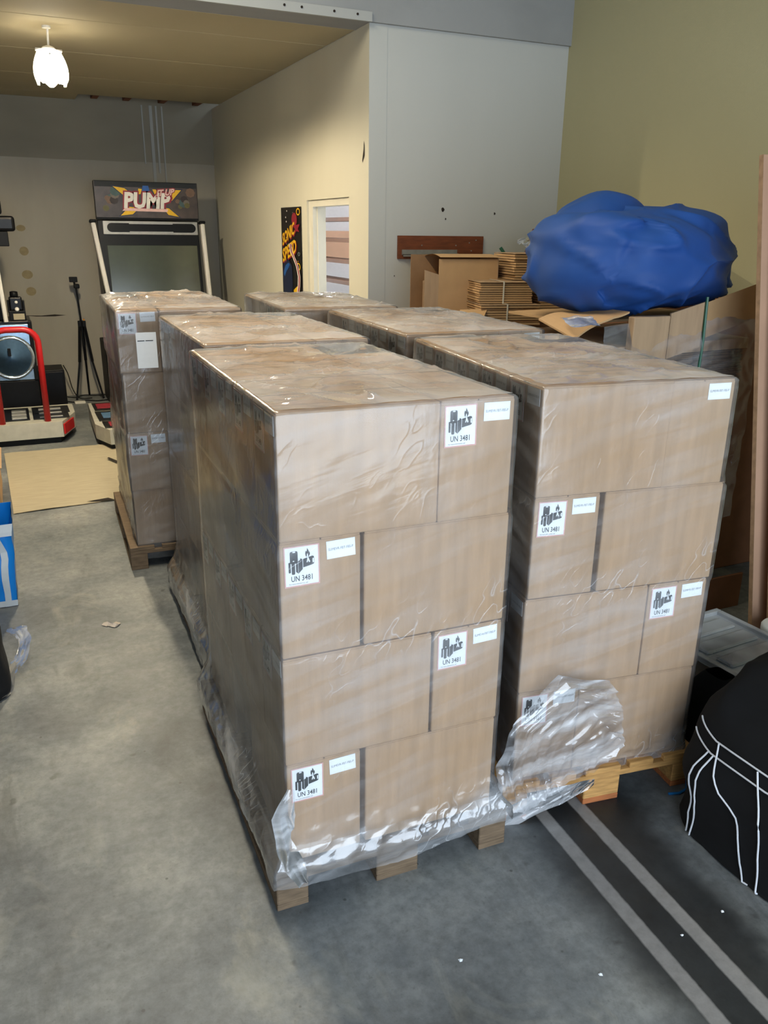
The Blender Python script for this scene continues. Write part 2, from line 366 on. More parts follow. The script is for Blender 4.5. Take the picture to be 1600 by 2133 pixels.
# stair room behind
struct(MB().box((XD+.14, YB-.05, 0), (6.2, YB+.2, CZ)).build('wall_stair_end', 'stair_white'), 'white end wall of the stairwell seen through the doorway')
struct(MB().box((5.2, YI, 0), (5.4, YB, CZ)).build('wall_stair_far', 'stair_white'), 'white wall behind the open stairs')
struct(MB().box((XR, YI+.14, 0), (5.2, YI+.28, CZ)).build('wall_stair_near', 'stair_white'), 'white near wall of the stairwell')
struct(MB().box((XD+.14, YI, CZ), (5.4, YB+.2, CZ+.1)).build('ceiling_stair', 'stair_white'), 'white stairwell ceiling')
st = thing('staircase', 'open staircase with dark brown treads seen through the doorway', 'stairs', (3.6, 8.6, 0))
for i in range(12):
    z = .19+i*.238 if False else 1.385-.235*5+.2365*i
    MB().box((0, -.6, z-.022), (.24, 2.04, z+.022)).build('tread', 'stair_wood', st, (-.04+.02*i, 0, 0))
MB().box((2.75, YB-.075, 1.62), (5.0, YB-.05, 1.97)).build('pink_panel', 'stair_pink', bpy.data.objects['wall_stair_end'])
MB().box((-.02, -.6, 0), (.02, -.56, 2.9)).box((.42, -.6, 0), (.46, -.56, 2.9)).build('post', 'stair_white', st)
# return wall facing us, beam, right wall
wr = struct(MB().box((XD+.14, YI, 0), (XR, YI+.14, CZ)).build('wall_return', 'wall_white'), 'pale grey-white wall facing the camera above the cartons')
for i, (x, z, r) in enumerate(((2.638, 2.075, .006), (3.154, 2.136, .013), (3.621, 2.116, .008), (3.181, 2.07, .006), (2.75, 1.65, .004))):
    MB().add([(x+r*math.cos(a*.785)*(1+.3*math.sin(a*2.2+i)), YI-.003, z+r*1.3*math.sin(a*.785)) for a in range(8)], [tuple(range(8))[::-1]]).build('nail_hole', 'dark_hole', wr)
MB().box((XD+.0005, YI-.004, 0), (XD+.139, YI+.0, CZ)).build('corner_strip', 'wall_white', wr)
struct(MB().box((XL, YI-.03, CZ), (XR, YI+.25, HZ)).build('wall_lintel', 'beam_m'), 'grey concrete beam across the hall above the back room')
tb = struct(MB().box((XL, YI-.055, CZ-.005), (XD, YI-.03, CZ+.055)).build('trim_1', 'wall_grey'), 'pale metal edge strip along the bottom of the beam')
for x in (1.9, 2.02, 2.25, 2.42): MB().lathe([(.008, 0), (.008, .006)], 8, Matrix.Translation((x, YI-.055, CZ+.03)) @ Matrix.Rotation(R(90), 4, 'X')).build('bolt', 'dark_hole', tb)
struct(MB().box((XR, YF, 0), (XR+.2, YI+.14, HZ)).build('wall_right', 'wall_green'), 'yellow-green painted wall on the right')
struct(MB().box((XL-.2, YF, 0), (XL, YB+.2, HZ)).build('wall_left', 'wall_dark'), 'unseen left hall wall, set close and dark to dim the stack sides')  # unseen wall, moved in and darkened to cut light on left faces
struct(MB().box((XL-.2, YF, HZ), (XR+.2, YI+.25, HZ+.15)).build('ceiling_hall', 'wall_grey'), 'high grey ceiling of the front hall')
struct(MB().box((XL-.2, YF-.2, 3.4), (3.1, YF, HZ)).box((3.1, YF-.2, 0), (XR+.2, YF, HZ)).build('wall_front', 'wall_grey'), 'wall above the open gate behind the camera, plus an added light-blocking pier')  # full-height pier on the right added to keep daylight off that side
# back room ceiling: boards, with an open slot showing joists
cb = struct(MB().box((XL, YI+.25, CZ+.14), (XD+.14, YB, CZ+.2)).build('ceiling', 'hole_dark'), 'brownish boarded ceiling of the back room with an open slot at the far end')
ys = [YI+.25, 6.75, 7.95, 9.15, 10.29]
for a, b in zip(ys, ys[1:]):
    for x0, x1 in ((XL, -.6), (-.59, XD)):
        MB().bbox((x0, a+.004, CZ), (x1, b-.004, CZ+.02), .004, 1).build('ceiling_board', 'ceil_m', cb)
MB().box((XL, 10.29, CZ), (.98, YB, CZ+.02)).build('ceiling_board', 'ceil_m', cb)
for x in (1.15, 1.5, 1.9, 2.3): MB().box((x, 10.0, CZ+.021), (x+.07, YB, CZ+.14)).build('joist', 'joist', cb)

# ------------------------------------------------------------------ lamp
lp = thing('pendant_lamp', 'glowing white lamp with folded panels hanging on a short rod from the ceiling', 'lamp', (LAMP.x, LAMP.y, 0))
MB().tube([(0.01, 0.02, CZ), (0, 0, 3.19)], .008).build('rod', 'lamp_white', lp)
MB().lathe([(.03, CZ-.015), (.03, CZ)], 14).build('ceiling_cup', 'lamp_white', lp)
sm(MB().lathe([(.05, 3.175), (.055, 3.19), (.04, 3.205), (.015, 3.215)], 16).box((-.09, -.03, 3.176), (.09, .03, 3.19))).build('cap', 'lamp_white', lp)
for k in range(5):
    a = 2*math.pi*k/5+.3
    def pf(u, v, a=a):
        wd = .058*(1-.25*abs(2*v-1)**2); r = .082+.034*math.sin(v*2.6)+.004*v; z = 3.172-v*.215
        if v > .85: wd *= (1-(v-.85)*4.5); 
        t = (u-.5)*2*wd
        c = Vector((math.cos(a), math.sin(a), 0)); tt = Vector((-math.sin(a), math.cos(a), 0))
        p = c*(r-.012*abs(u-.5)*2)+tt*t; return (p.x, p.y, z)
    sm(MB().grid(pf, 6, 12)).build('light_panel', 'led_glow', lp)

# ------------------------------------------------------------------ pallets, cartons, film
LH, CL, CW = .348, .452, .232
def pallet_parts(fresh):
    pm = 'pine' if fresh else 'pine_grey'
    P = {}
    P['deck_board'] = [MB().bbox((x, 0, .122), (x+wd, 1.2, .144), .002, 1).mesh('deck_board', pm) for x, wd in ((0, .145), (.19, .10), (.3275, .145), (.51, .10), (.655, .145))]
    P['cross_board'] = [MB().bbox((0, y, .1), (.8, y+.145, .122), .002, 1).mesh('cross_board', pm) for y in (0, .5275, 1.055)]
    P['block'] = [MB().bbox((x, y, .022), (x+wd, y+.145, .1), .003, 1).mesh('block', pm) for x, wd in ((0, .1), (.3275, .145), (.7, .1)) for y in (0, .5275, 1.055)]
    P['bottom_board'] = [MB().bbox((x, 0, 0), (x+wd, 1.2, .022), .002, 1).mesh('bottom_board', 'pine_red' if fresh else pm) for x, wd in ((0, .1), (.3275, .145), (.7, .1))]
    return P
PP = {True: pallet_parts(True), False: pallet_parts(False)}
def carton_mesh(lx, ly, h):
    mb = MB().bbox((0, 0, 0), (lx, ly, h-.004), .005, 2)
    if lx > ly: mb.bbox((0.002, .002, h-.006), (lx-.002, ly/2-.0015, h), .0015, 1).bbox((.002, ly/2+.0015, h-.006), (lx-.002, ly-.002, h), .0015, 1)
    else: mb.bbox((0.002, .002, h-.006), (lx/2-.0015, ly-.002, h), .0015, 1).bbox((lx/2+.0015, .002, h-.006), (lx-.002, ly-.002, h), .0015, 1)
    return mb.mesh('carton', 'kraft')
WIDE = carton_mesh(CL, CW, LH); NARR = carton_mesh(CW, CL, LH)
TAPE_W = MB().box((-.001, CW/2-.025, LH), (CL+.001, CW/2+.025, LH+.0008)).mesh('tape', 'tape')
TAPE_N = MB().box((CW/2-.025, -.001, LH), (CW/2+.025, CL+.001, LH+.0008)).mesh('tape', 'tape')
# labels, in local XZ facing -Y, origin lower left
HWd, HHt, PWd, PHt = .100, .118, .083, .052
HZL = MB().box((0, -.0012, 0), (HWd, 0, HHt)).mesh('hazard_label', 'label')
def rr(u0, v0, u1, v1, r=.02):
    p = []
    for cx, cz, a0 in ((u1-r, v0+r, -90), (u1-r, v1-r, 0), (u0+r, v1-r, 90), (u0+r, v0+r, 180)):
        for k in range(4): a = R(a0+30*k); p.append((cx+r*math.cos(a), cz+r*math.sin(a)))
    return p
def poly(mb, pts, d):
    mb.add([(u*HWd, -d, v*HHt) for u, v in pts], [tuple(range(len(pts)))])
sy = MB()
for q in (rr(.17, .58, .39, .88, .04), rr(.125, .36, .185, .62, .02), rr(.21, .31, .305, .66, .03), [(.33, .37), (.40, .32), (.52, .42), (.52, .66), (.47, .69), (.40, .62), (.33, .62)],
          [(.535, .455), (.80, .50), (.84, .52), (.855, .60), (.84, .70), (.80, .715), (.535, .665)],
          [(.60, .80), (.62, .86), (.645, .83), (.66, .92), (.70, .85), (.705, .81), (.725, .84), (.735, .77), (.70, .71), (.68, .70), (.685, .75), (.66, .79), (.645, .74), (.635, .70), (.61, .73)]): poly(sy, q, .0016)
SYM = sy.mesh('battery_symbol', 'ink')
sw_ = MB()
for q in (rr(.245, .845, .325, .875, .012), rr(.245, .63, .29, .655, .01), rr(.405, .645, .45, .675, .01), [(.63, .57), (.65, .64), (.66, .74), (.70, .66), (.735, .58), (.70, .56), (.68, .62), (.66, .57)], rr(.80, .55, .84, .66, .018),
          [(.395, .335), (.402, .335), (.402, .61), (.395, .61)]): poly(sw_, q, .0020)
SYW = sw_.mesh('symbol_cutout', 'label')
LET = text_mb('UN 3481', .0165, .060, .012).add([(HWd*(.13+.05*i), 0, .004) for i in range(0)], [])
LET.add([(.012+i*.0062+dx, 0, .0065+dz) for i in range(8) for dx, dz in ((0, 0), (.0045, 0), (.0045, .0016), (0, .0016))] if False else [], [])
ltm = MB(); ltm.add([(x+.019, -.0016, z+.0155) for x, y, z in LET.v], LET.f)
l2 = text_mb('For more information, call', .0042, .052); ltm.add([(x+.013, -.0016, z+.0065) for x, y, z in l2.v], l2.f)
LETM = ltm.mesh('lettering', 'ink')
bo = MB(); e = .0035
for a, b in (((0, 0), (HWd, e)), ((0, HHt-e), (HWd, HHt)), ((0, e), (e, HHt-e)), ((HWd-e, e), (HWd, HHt-e))): bo.box((a[0], -.0017, a[1]), (b[0], -.0012, b[1]))
BOR = bo.mesh('hatched_border', 'label_red')
PRL = MB().box((0, -.0012, 0), (PWd, 0, PHt)).mesh('product_label', 'label')
pt = text_mb('SLIMEVR-FBT-FBS-P', .0075, .072); ptm = MB(); ptm.add([(x+.005, -.0016, z+.024) for x, y, z in pt.v], pt.f); PRT = ptm.mesh('lettering', 'ink_grey')
def end_labels(c, M, flip_small=False):
    """hazard and product label on a short end; M maps the end face (x along, z up, outward -Y) into the carton"""
    w = CW
    def put(me, par, x, z):
        o = bpy.data.objects.new(me.name, me); COL.objects.link(o); o.parent = par; return o
    pl = put(PRL, c, 0, 0); pl.matrix_local = M @ Matrix.Translation((w-.016-PWd, -.0006, LH-.012-PHt)) @ Matrix.Rotation(R(random.uniform(-2.5, 1)), 4, 'Y')
    put(PRT, pl, 0, 0); pl['label'] = 'white product label with small grey lettering'
    if flip_small: return
    hz = put(HZL, c, 0, 0); hz.matrix_local = M @ Matrix.Translation((.012, -.0006, LH-.013-HHt)) @ Matrix.Rotation(R(random.uniform(-1, 1)), 4, 'Y')
    for me in (SYM, SYW, LETM, BOR):
        q = put(me, hz, 0, 0)
        if me in (SYM, SYW, BOR): q['kind'] = 'stuff'
    hz['label'] = 'white battery hazard label reading UN 3481'

NAMES_L = {3: 'top', 2: 'second', 1: 'third', 0: 'bottom'}
ORD = ['front', 'second', 'third', 'fourth', 'rearmost']
LOADS = []
def film_mesh(x0, x1, y0, y1, lay, top, void, skirt, bulge, seed, res, haz='film', topw=1.25, wob=.0022):
    """stretch wrap hugging the load: sides on a ring grid, top on a sheet grid. lay: per layer (dx0,dx1,dy0)"""
    zb, flare = skirt
    mb = MB(); o = .007
    per = [('f', x0, x1), ('r', y0, y1), ('b', x1, x0), ('l', y1, y0)]
    zs = []; z = zb; step = res
    while z < top: zs.append(z); z += step if z > .2 else step*.6
    while zs[-1] > top-.014: zs.pop()
    RND = {}
    for zz, ins in ((top-.012, 0), (top-.006, .001), (top-.001, .0035), (top+.003, .008), (top+.005, .014)): zs.append(zz); RND[zz] = ins
    nx = max(8, int((x1-x0)/res)); ny = max(8, int((y1-y0)/res))
    ring = [(i/nx, 0) for i in range(nx)]+[(1, j/ny) for j in range(ny)]+[(1-i/nx, 1) for i in range(nx)]+[(0, 1-j/ny) for j in range(ny)]
    vs = []
    for z in zs:
        k = (z-.144)/LH; li = min(3, max(0, int(k))); fr = k-li
        a = lay[li]
        if li < 3 and fr > .88: t = (fr-.88)/.12; b = lay[li+1]; a = [max(p, q)*t*.5+p*(1-.5*t) if True else p for p, q in zip(a, b)]
        elif li > 0 and fr < .12: t = 1-fr/.12; b = lay[li-1]; a = [max(p, q)*t*.5+p*(1-.5*t) for p, q in zip(a, b)]
        ins = RND.get(z, 0)
        X0, X1, Y0, Y1 = x0-a[0]-o+ins, x1+a[1]+o-ins, y0-a[2]-o+ins, y1+o-ins
        if z < .30 and flare:
            t = min(1, max(0, (.30-z)/.15)); t = t**2.2 if z > .15 else 1
            X0 = X0*(1-t)+(-.012)*t; X1 = X1*(1-t)+(.812)*t; Y0 = Y0*(1-t)+(-.014)*t; Y1 = Y1*(1-t)+(1.212)*t
        for (u, v) in ring:
            x = X0+(X1-X0)*u; y = Y0+(Y1-Y0)*v
            nxv = (-1 if u == 0 else 1 if u == 1 else 0, -1 if v == 0 else 1 if v == 1 else 0)
            s = x*1.0 + y*1.0
            d = wob*noise.noise((x*5+z*3+seed, y*5-z*3, z*3))+.0006*noise.noise((x*20-z*17, y*20+z*16+seed, z*6))
            # bridging over carton gaps and pull-in between layers
            d -= .003*math.exp(-((fr if fr < .5 else 1-fr)/.04)**2)*(.5+.8*noise.noise((x*3, y*3, seed+li))) if 0 < z-.144 < LH*4 else 0
            if z < .26: d += .010*abs(noise.noise((x*13+seed, y*13, z*18)))+.004*noise.noise((x*40, y*40, z*30)); 
            zz = z
            if z < zb+.1: zz = z + (1-(z-zb)/.1)*.035*noise.noise((x*3+seed, y*3, 1.7))
            edge = 0
            vs.append((x+nxv[0]*max(d, -.004), y+nxv[1]*max(d, -.004), zz))
    n = len(ring); fs = []
    for j in range(len(zs)-1):
        for i in range(n):
            k2 = (i+1) % n; fs.append((j*n+i, j*n+k2, (j+1)*n+k2, (j+1)*n+i))
    mb.add(vs, fs)
    a = lay[3]; X0, X1, Y0, Y1 = x0-a[0]-o+.012, x1+a[1]+o-.012, y0-a[2]-o+.012, y1+o-.012
    r2_ = res*.6; NX = int((X1-X0)/r2_); NY = int((Y1-Y0)/r2_)
    def tf(u, v):
        x = X0+(X1-X0)*u; y = Y0+(Y1-Y0)*v
        ed = min(u*(X1-X0), (1-u)*(X1-X0), v*(Y1-Y0), (1-v)*(Y1-Y0)); f = min(1, ed/.05)
        q = noise.noise((x*2.2+seed, y*2.2, 0))*1.3
        rid = 1-abs(noise.noise((x*3.2+q+seed, y*6.5-q*1.2, .3)))*3.0
        rid2 = 1-abs(noise.noise((x*6+y*5+seed*2, y*4-x*2+q, 4.1)))*3.4
        z = top+.006+topw*(f*(.011*max(0, rid)**2+.007*max(0, rid2)**2+.004*noise.noise((x*4, y*4, seed)))+(1-f)*.002*noise.noise((x*20, y*20, 3)))
        if void:
            du = min(x-void[0], void[1]-x)/.115; dv = min(y-void[2], void[3]-y)/.115
            z -= .045*max(0, min(1, du, dv))*f
        return (x, y, z)
    nside = len(mb.f)
    mb.grid(tf, NX, NY)
    mb.smooth = True
    me = mb.mesh('stretch_film', haz); me.materials.append(MATS['film_top']); me.materials.append(MATS['film_low'])
    nlow = len([z for z in zs if z < .215]) if flare else 0
    me.polygons.foreach_set('material_index', [2 if i < (nlow-1)*n else 0 if i < nside else 1 for i in range(len(me.polygons))])
    return me

def load(nm, loc, yaw, fresh, swap, lay, fr_lab, left_lab, skirt, seed, res, gap=.014, topw=1.25, wob=.0022, seam=(.004, .004, .004, .004), bare=()):
    where = nm
    pal = thing('wooden_pallet', f'{"pale new" if fresh else "greyish"} wooden pallet under {where}', 'pallet', loc, R(yaw), 'wooden pallets under the wrapped carton loads')
    for k, mes in PP[fresh].items():
        for me in mes: obj(k, me, pal)
    Mw = Matrix.Translation(loc) @ Matrix.Rotation(R(yaw), 4, 'Z')
    W = CL+CW+gap; ox = .4-W/2; oy = .03
    D = 5*CW+.012
    for li in range(4):
        wl = (li % 2 == 1) != swap                   # wide cartons on the left in this layer
        a = lay[li]
        z = .144+.0015+li*(LH+.0015)
        items = []
        for r in range(5): items.append(('w', (0 if wl else CW+gap), r*(CW+.003), r))
        for r in range(2): items.append(('n', (CL+gap if wl else 0), (r*(CL+.006) if (wl or li == 3) else (0 if r == 0 else D-CL)), r))
        for typ, x, y, r in items:
            left = x < .01
            c = obj('carton', WIDE if typ == 'w' else NARR)
            jx = -a[0] if left else a[1]; jy = -(a[2] if r == 0 else 0)+(random.uniform(-.003, .003) if r else random.uniform(-.001, .003))
            sx = (W-CW-seam[li])/CL if typ == 'w' else 1.0
            if typ == 'w' and not wl: x += CL*(1-sx)
            c.matrix_world = Mw @ Matrix.Translation((ox+x+jx, oy+y+max(jy, -a[2]), z)) @ Matrix.Diagonal((sx, 1, 1, 1))
            side = 'left' if left else 'right'
            pos = ORD[r] if typ == 'w' else ('front' if r == 0 else 'rear')
            kindw = 'broad' if typ == 'w' else 'narrow-ended'
            tag(c, f'{kindw} brown carton, {pos} on {side} side, {NAMES_L[li]} layer, {where}', 'carton', f'cartons of {where}')
            if li == 3: obj('tape', TAPE_W if typ == 'w' else TAPE_N, c)
            if typ == 'n' and r == 0 and fr_lab: end_labels(c, Matrix.Identity(4), li in bare)
            if typ == 'w' and left and left_lab and li >= left_lab[0] and r in left_lab[1]:
                end_labels(c, Matrix.Translation((0, CW, 0)) @ Matrix.Rotation(R(-90), 4, 'Z'))
    top = .144+.0015+4*(LH+.0015)
    vd = (ox+CL+gap, ox+W, oy+.912, oy+D) if not swap else None
    f = obj('stretch_film', film_mesh(ox, ox+W, oy, oy+D, lay, top, vd, skirt, 0, seed, res, topw=topw, wob=wob))
    f.matrix_world = Mw
    tag(f, f'clear stretch film wrapped around {where}', 'plastic film', 'stretch films around the pallet loads')
    return Mw
A_lay = [(0, 0, 0), (.002, .002, .002), (.0, .006, -.002), (.0, -.003, .004)]
load('the nearest left carton stack', (.5221, 1.8973, 0), -1.537, False, False, A_lay, True, (1, range(5)), (.092, True), 1.3, .011, seam=(.016, .004, .004, .004))
B_lay = [(0, -.004, 0), (.002, -.002, .002), (-.006, .008, 0), (-.004, -.012, .006)]
load('the nearest right carton stack', (1.3648, 1.9685, 0), -7.4575, True, False, B_lay, True, (1, range(5)), (.118, False), 5.1, .011, seam=(.005, .003, .016, .003), bare=(3,))
N_lay = [(0, 0, 0), (.002, -.002, 0), (0, .003, 0), (.0, .0, 0)]
load('the middle left carton stack', (.632, 3.205, 0), -1.5, False, False, N_lay, False, (3, (3, 4)), (.05, True), 9.7, .014)
load('the rearmost left carton stack', (.49, 4.775, 0), -2.2, False, True, [(0, 0, 0), (.004, 0, .004), (-.004, 0, 0), (.008, 0, .004)], True, None, (.06, False), 13.2, .014, topw=1.8, wob=.012)
load('the middle right carton stack', (1.545, 3.262, 0), -3.5, True, False, N_lay, True, (3, range(4)), (.1, False), 17.9, .014)
load('the rearmost right carton stack', (1.405, 4.60, 0), -4.0, True, False, N_lay, False, (3, (0, 1)), (.1, False), 22.3, .016)
# white paper sheet taped on the rear-left load
ps = MB().box((0, -.002, 0), (.112, 0, .20)); sheet = ps.build('paper_sheet', 'label', None, (.632, 4.775+.006, 1.222), R(-2.2))
tag(sheet, 'white paper sheet with two black bars on rearmost left carton stack', 'paper')
MB().box((.008, -.0032, .152), (.046, -.002, .156)).box((.052, -.0032, .152), (.094, -.002, .156)).build('bar', 'ink', sheet)

V = Vector
def crumple(name, pts, wid, nseg, seed, amp, m='film_loose', parent=None, loc=(0, 0, 0)):
    """a crumpled ribbon of loose film along a polyline; pts (x,y,z), wid widths, across direction given per point"""
    P = [Vector(p) for p in pts]; n = len(P)-1
    def fn(u, v):
        t = v*n; i = min(n-1, int(t)); f = t-i
        p = P[i].lerp(P[i+1], f); wv = wid[i].lerp(wid[i+1], f)
        q = p+wv*(u-.5)
        wl = wv.length; a_ = u*wl*26; b_ = v*n*(P[0]-P[-1]).length/n*7
        env = .45+.55*abs(2*u-1)
        rdg = (1-abs(noise.noise((a_+seed, b_+noise.noise((a_*.4, b_*.6, seed))*1.5, seed)))*2.2)
        nn = V((noise.noise((a_*.5, b_, seed+3)), -.9*rdg, noise.noise((a_*.5, b_*1.3, seed+8))))
        n3 = V((noise.noise((a_*2, b_*3, seed+5)), noise.noise((a_*2.2, b_*2.6, seed+1)), noise.noise((a_*2, b_*3, seed+2))))
        return tuple(q+nn*amp*env+n3*amp*.28)
    return sm(MB().grid(fn, nseg, nseg*2)).build(name, m, parent, loc)
V = Vector
# loose film: lower left of the near right load
lf = crumple('loose_film', [(1.375, 1.905, .085), (1.46, 1.925, .20), (1.56, 1.915, .31), (1.66, 1.90, .42), (1.735, 1.893, .505)],
             [V((.1, .0, -.02)), V((.30, -.03, -.12)), V((.40, -.04, -.24)), V((.30, -.03, -.34)), V((.05, 0, -.06))], 90, 2.2, .014)
tag(lf, 'crumpled torn film flap hanging over the lower left corner of nearest right stack', 'plastic film')
lf2 = crumple('loose_film', [(1.37, 1.945, .03), (1.50, 1.925, .075), (1.62, 1.908, .10), (1.70, 1.895, .125)], [V((0, .0, .10)), V((0, 0, .09)), V((0, 0, .06)), V((0, 0, .03))], 20, 7.7, .007)
tag(lf2, 'hazy strip of film stretched across pallet edge of nearest right stack', 'plastic film')
lf3 = crumple('loose_film', [(.575, 1.885, .44), (.548, 1.875, .36), (.552, 1.875, .27), (.575, 1.872, .19), (.60, 1.868, .11)], [V((.02, 0, .0)), V((.07, 0, .01)), V((.05, 0, .01)), V((.06, 0, .02)), V((.03, 0, .01))], 18, 4.4, .014)
tag(lf3, 'crumpled film tail hanging down the front left corner of nearest left stack', 'plastic film')

# ------------------------------------------------------------------ pile of flattened cartons with blue bag
pile = thing('flat_carton_pile', 'tall pallet of flattened cartons with green strap beneath the big blue bag', 'carton pile', (2.52, 3.0, 0), R(1))
for k, mes in PP[False].items():
    for me in mes:
        o = obj(k, me, pile)
sb = MB(); z = .147; k = 0
while z < 1.43:
    h = random.uniform(.006, .011); j = random.uniform(-.006, .012); j2 = random.uniform(-.012, .006)
    sb.box((-.07+random.uniform(0, .02), j, z), (.495, .80, z+h-.0018)); sb.box((.505, j2+.004, z), (.83+random.uniform(-.012, .012), .78, z+h-.0018)); z += h; k += 1
o = sb.build('sheet_edges', 'kraft_edge', pile); o['kind'] = 'stuff'; o['label'] = 'layered brown edges of the flattened cartons'
for i, (x0, x1, z0) in enumerate(((.0, .26, 1.385), (.30, .50, 1.44), (.52, .85, 1.47))):
    pass
def warp(x0, x1, y0, y1, z, t, fz, n=10):
    mb = MB()
    def f(u, v, dz=0): x = x0+(x1-x0)*u; y = y0+(y1-y0)*v; return (x, y, z+fz(u, v)+dz)
    mb.grid(lambda u, v: f(u, v, t), n, n); mb.grid(lambda u, v: f(1-u, v), n, n)
    for s_ in (0, 1):
        mb.grid(lambda u, v: f(u if s_ == 0 else 1-u, s_, v*t), n, 1); mb.grid(lambda u, v: f(1-s_, u if s_ == 0 else 1-u, v*t), n, 1)
    return mb
warp(.0, .86, -.0, .8, 1.43, .05, lambda u, v: .01*u).build('folded_carton', 'kraft', pile)
warp(.50, .85, -.03, .02, 1.50, .17, lambda u, v: .09*u-.02*v).build('folded_carton', 'kraft_light', pile)
warp(.28, .50, -.045, -.036, 1.42, .21, lambda u, v: .05*u).build('front_flap', 'kraft', pile)
warp(-.02, .86, .26, .85, 1.56, .012, lambda u, v: .01*u).build('top_sheet', 'kraft_light', pile)
warp(-.23, .07, .0, .28, 1.585, .008, lambda u, v: .01*math.sin(u*6)+.05*u-.09*(1-v)*max(0, .7-u), 14).build('torn_flap', 'kraft_light', pile)
MB().bbox((.06, -.05, 1.30), (.275, -.005, 1.62), .006).build('taped_carton', 'kraft', pile)
MB().tube([(.485, -.052, 1.70), (.488, -.058, 1.5), (.49, -.05, 1.2), (.49, -.03, .7), (.49, -.02, .15)], .007, 6).build('green_strap', 'strap_green', pile)
MB().tube([(.80, -.03, 1.0), (.74, -.035, .6), (.70, -.03, .16)], .008, 6).build('black_strap', 'black_plastic', pile)
def pf_(u, v):
    x = -.09+.95*u; z = .5+1.08*v+.06*u; return (x, -.058-.012*noise.noise((x*9, 0, z*9))-.006*noise.noise((x*30, 2, z*22))+.04*max(0, v-.88)*8, z)
sm(MB().grid(pf_, 70, 70)).build('film_wrap', 'film', pile)
bc = MB().bbox((2.56, 2.955, 0), (3.55, 2.97, .20), .002, 1).build('brown_board', 'kraft_shade'); tag(bc, 'dark brown cardboard strip standing behind the clear storage bin', 'board')

# blue bag
OUT = [(2.345, 1.77), (2.37, 1.90), (2.385, 2.0), (2.42, 2.045), (2.52, 2.055), (2.62, 2.04), (2.80, 2.055), (2.95, 2.075), (3.12, 2.092), (3.33, 2.092), (3.42, 2.06), (3.49, 1.99), (3.54, 1.87), (3.552, 1.74), (3.53, 1.68), (3.42, 1.64), (3.30, 1.635), (3.10, 1.635), (2.95, 1.63), (2.80, 1.615), (2.60, 1.60), (2.45, 1.635), (2.37, 1.70)]
BC = V((2.93, 1.85))
def outline(th):
    """distance from the bag's middle to its rim in direction th (XZ)"""
    best = .3; d = V((math.cos(th), math.sin(th)))
    for p, q in zip(OUT, OUT[1:]+OUT[:1]):
        a = V(p)-BC; e = V(q)-V(p); det = d.x*(-e.y)+e.x*d.y
        if abs(det) < 1e-9: continue
        t = (a.x*(-e.y)+e.x*a.y)/det; s_ = (d.x*a.y-d.y*a.x)/det
        if t > 0 and -1e-6 <= s_ <= 1+1e-6: best = t
    return best
RIM = [outline(2*math.pi*k/220) for k in range(220)]
RIM = [sum(RIM[(k+j) % 220] for j in range(-2, 3))/5 for k in range(220)]
def rim(th): t = th/(2*math.pi)*220; k = int(t); f = t-k; return RIM[k % 220]*(1-f)+RIM[(k+1) % 220]*f
CREASE = [((2.42, 1.72), (2.50, 1.66), .02, .045), ((2.40, 1.80), (2.46, 1.74), .02, .03), ((3.28, 1.74), (3.42, 1.64), .016, .035), ((2.40, 1.97), (2.62, 2.0), .022, .03), ((3.05, 1.80), (3.30, 1.77), .03, .010),
          ((2.62, 2.02), (2.80, 2.03), .02, .02), ((2.9, 2.03), (3.0, 1.98), .03, .016), ((2.5, 1.62), (2.75, 1.70), .03, .015), ((2.45, 1.85), (2.50, 1.95), .03, .02)]
def seg(x, z, a, b):
    ax, az = a; dx, dz = b[0]-ax, b[1]-az; t = max(0, min(1, ((x-ax)*dx+(z-az)*dz)/(dx*dx+dz*dz)))
    return math.hypot(x-ax-t*dx, z-az-t*dz)
def spin(p):
    x = (p.x-BC.x)*.88; c, s_ = math.cos(R(16)), math.sin(R(16))
    return (2.865+x*c-p.y*s_, x*s_+p.y*c, p.z)
def bag_w(u, v):
    th = (2*math.pi*u) % (2*math.pi); ph = math.pi*(v-.5)
    c = abs(math.cos(ph))**.6; r = rim(th)*c
    x = BC.x+r*math.cos(th); z = BC.y+r*math.sin(th)
    y = math.copysign(abs(math.sin(ph))**.85, math.sin(ph))*.40
    if y < 0:
        for a, b, wd, dp in CREASE: y += 1.7*dp*math.exp(-(seg(x, z, a, b)/wd)**2)
        y -= .05*math.exp(-((z-1.78)/.13)**2)*math.exp(-((x-2.85)/.5)**2)
    p = V((x, y, z)); n_ = .028*noise.noise(p*3.0+V((4, 1, 2)))+.030*max(0, 1-abs(noise.noise(V((x*3+z*2, y*3, z*6-x))+V((2, 5, 1))))*3)**2+.010*(1-abs(noise.noise(V((x*4, y*4, z*7))+V((7, 7, 1))))*2.2)
    dr = V((math.cos(th)*c, math.sin(ph), math.sin(th)*c))
    p += dr*n_; return spin(p)
def hump(u, v):
    a = 2*math.pi*u; e = math.pi*(v-.5)
    x = .44*math.cos(a)*math.cos(e)**.8; y = .22*math.sin(a)*math.cos(e)**.8; z = .20*math.sin(e)
    z *= max(.2, 1-.75*((x-.02)/.44)**2); n_ = .022*noise.noise((x*6, y*6, z*6))
    return spin(V((2.93+x, .16+y, 1.965+z+n_)))
bl = MB(); bl.grid(bag_w, 150, 90); bl.grid(hump, 60, 30); bl.smooth = True
bb = bl.build('blue_bag', 'blue_cloth', None, (0.0, 3.385, .012)); tag(bb, 'big stuffed royal blue fabric bag lying on the flattened carton pile', 'bag')
MB().tube([spin(V(p)) for p in ((3.28, -.34, 1.74), (3.36, -.345, 1.69), (3.41, -.32, 1.65), (3.42, -.26, 1.63))], [.006, .013, .012, .006], 6).build('strap', 'navy_print', bb)  # dark navy tube laid along the lower right crease

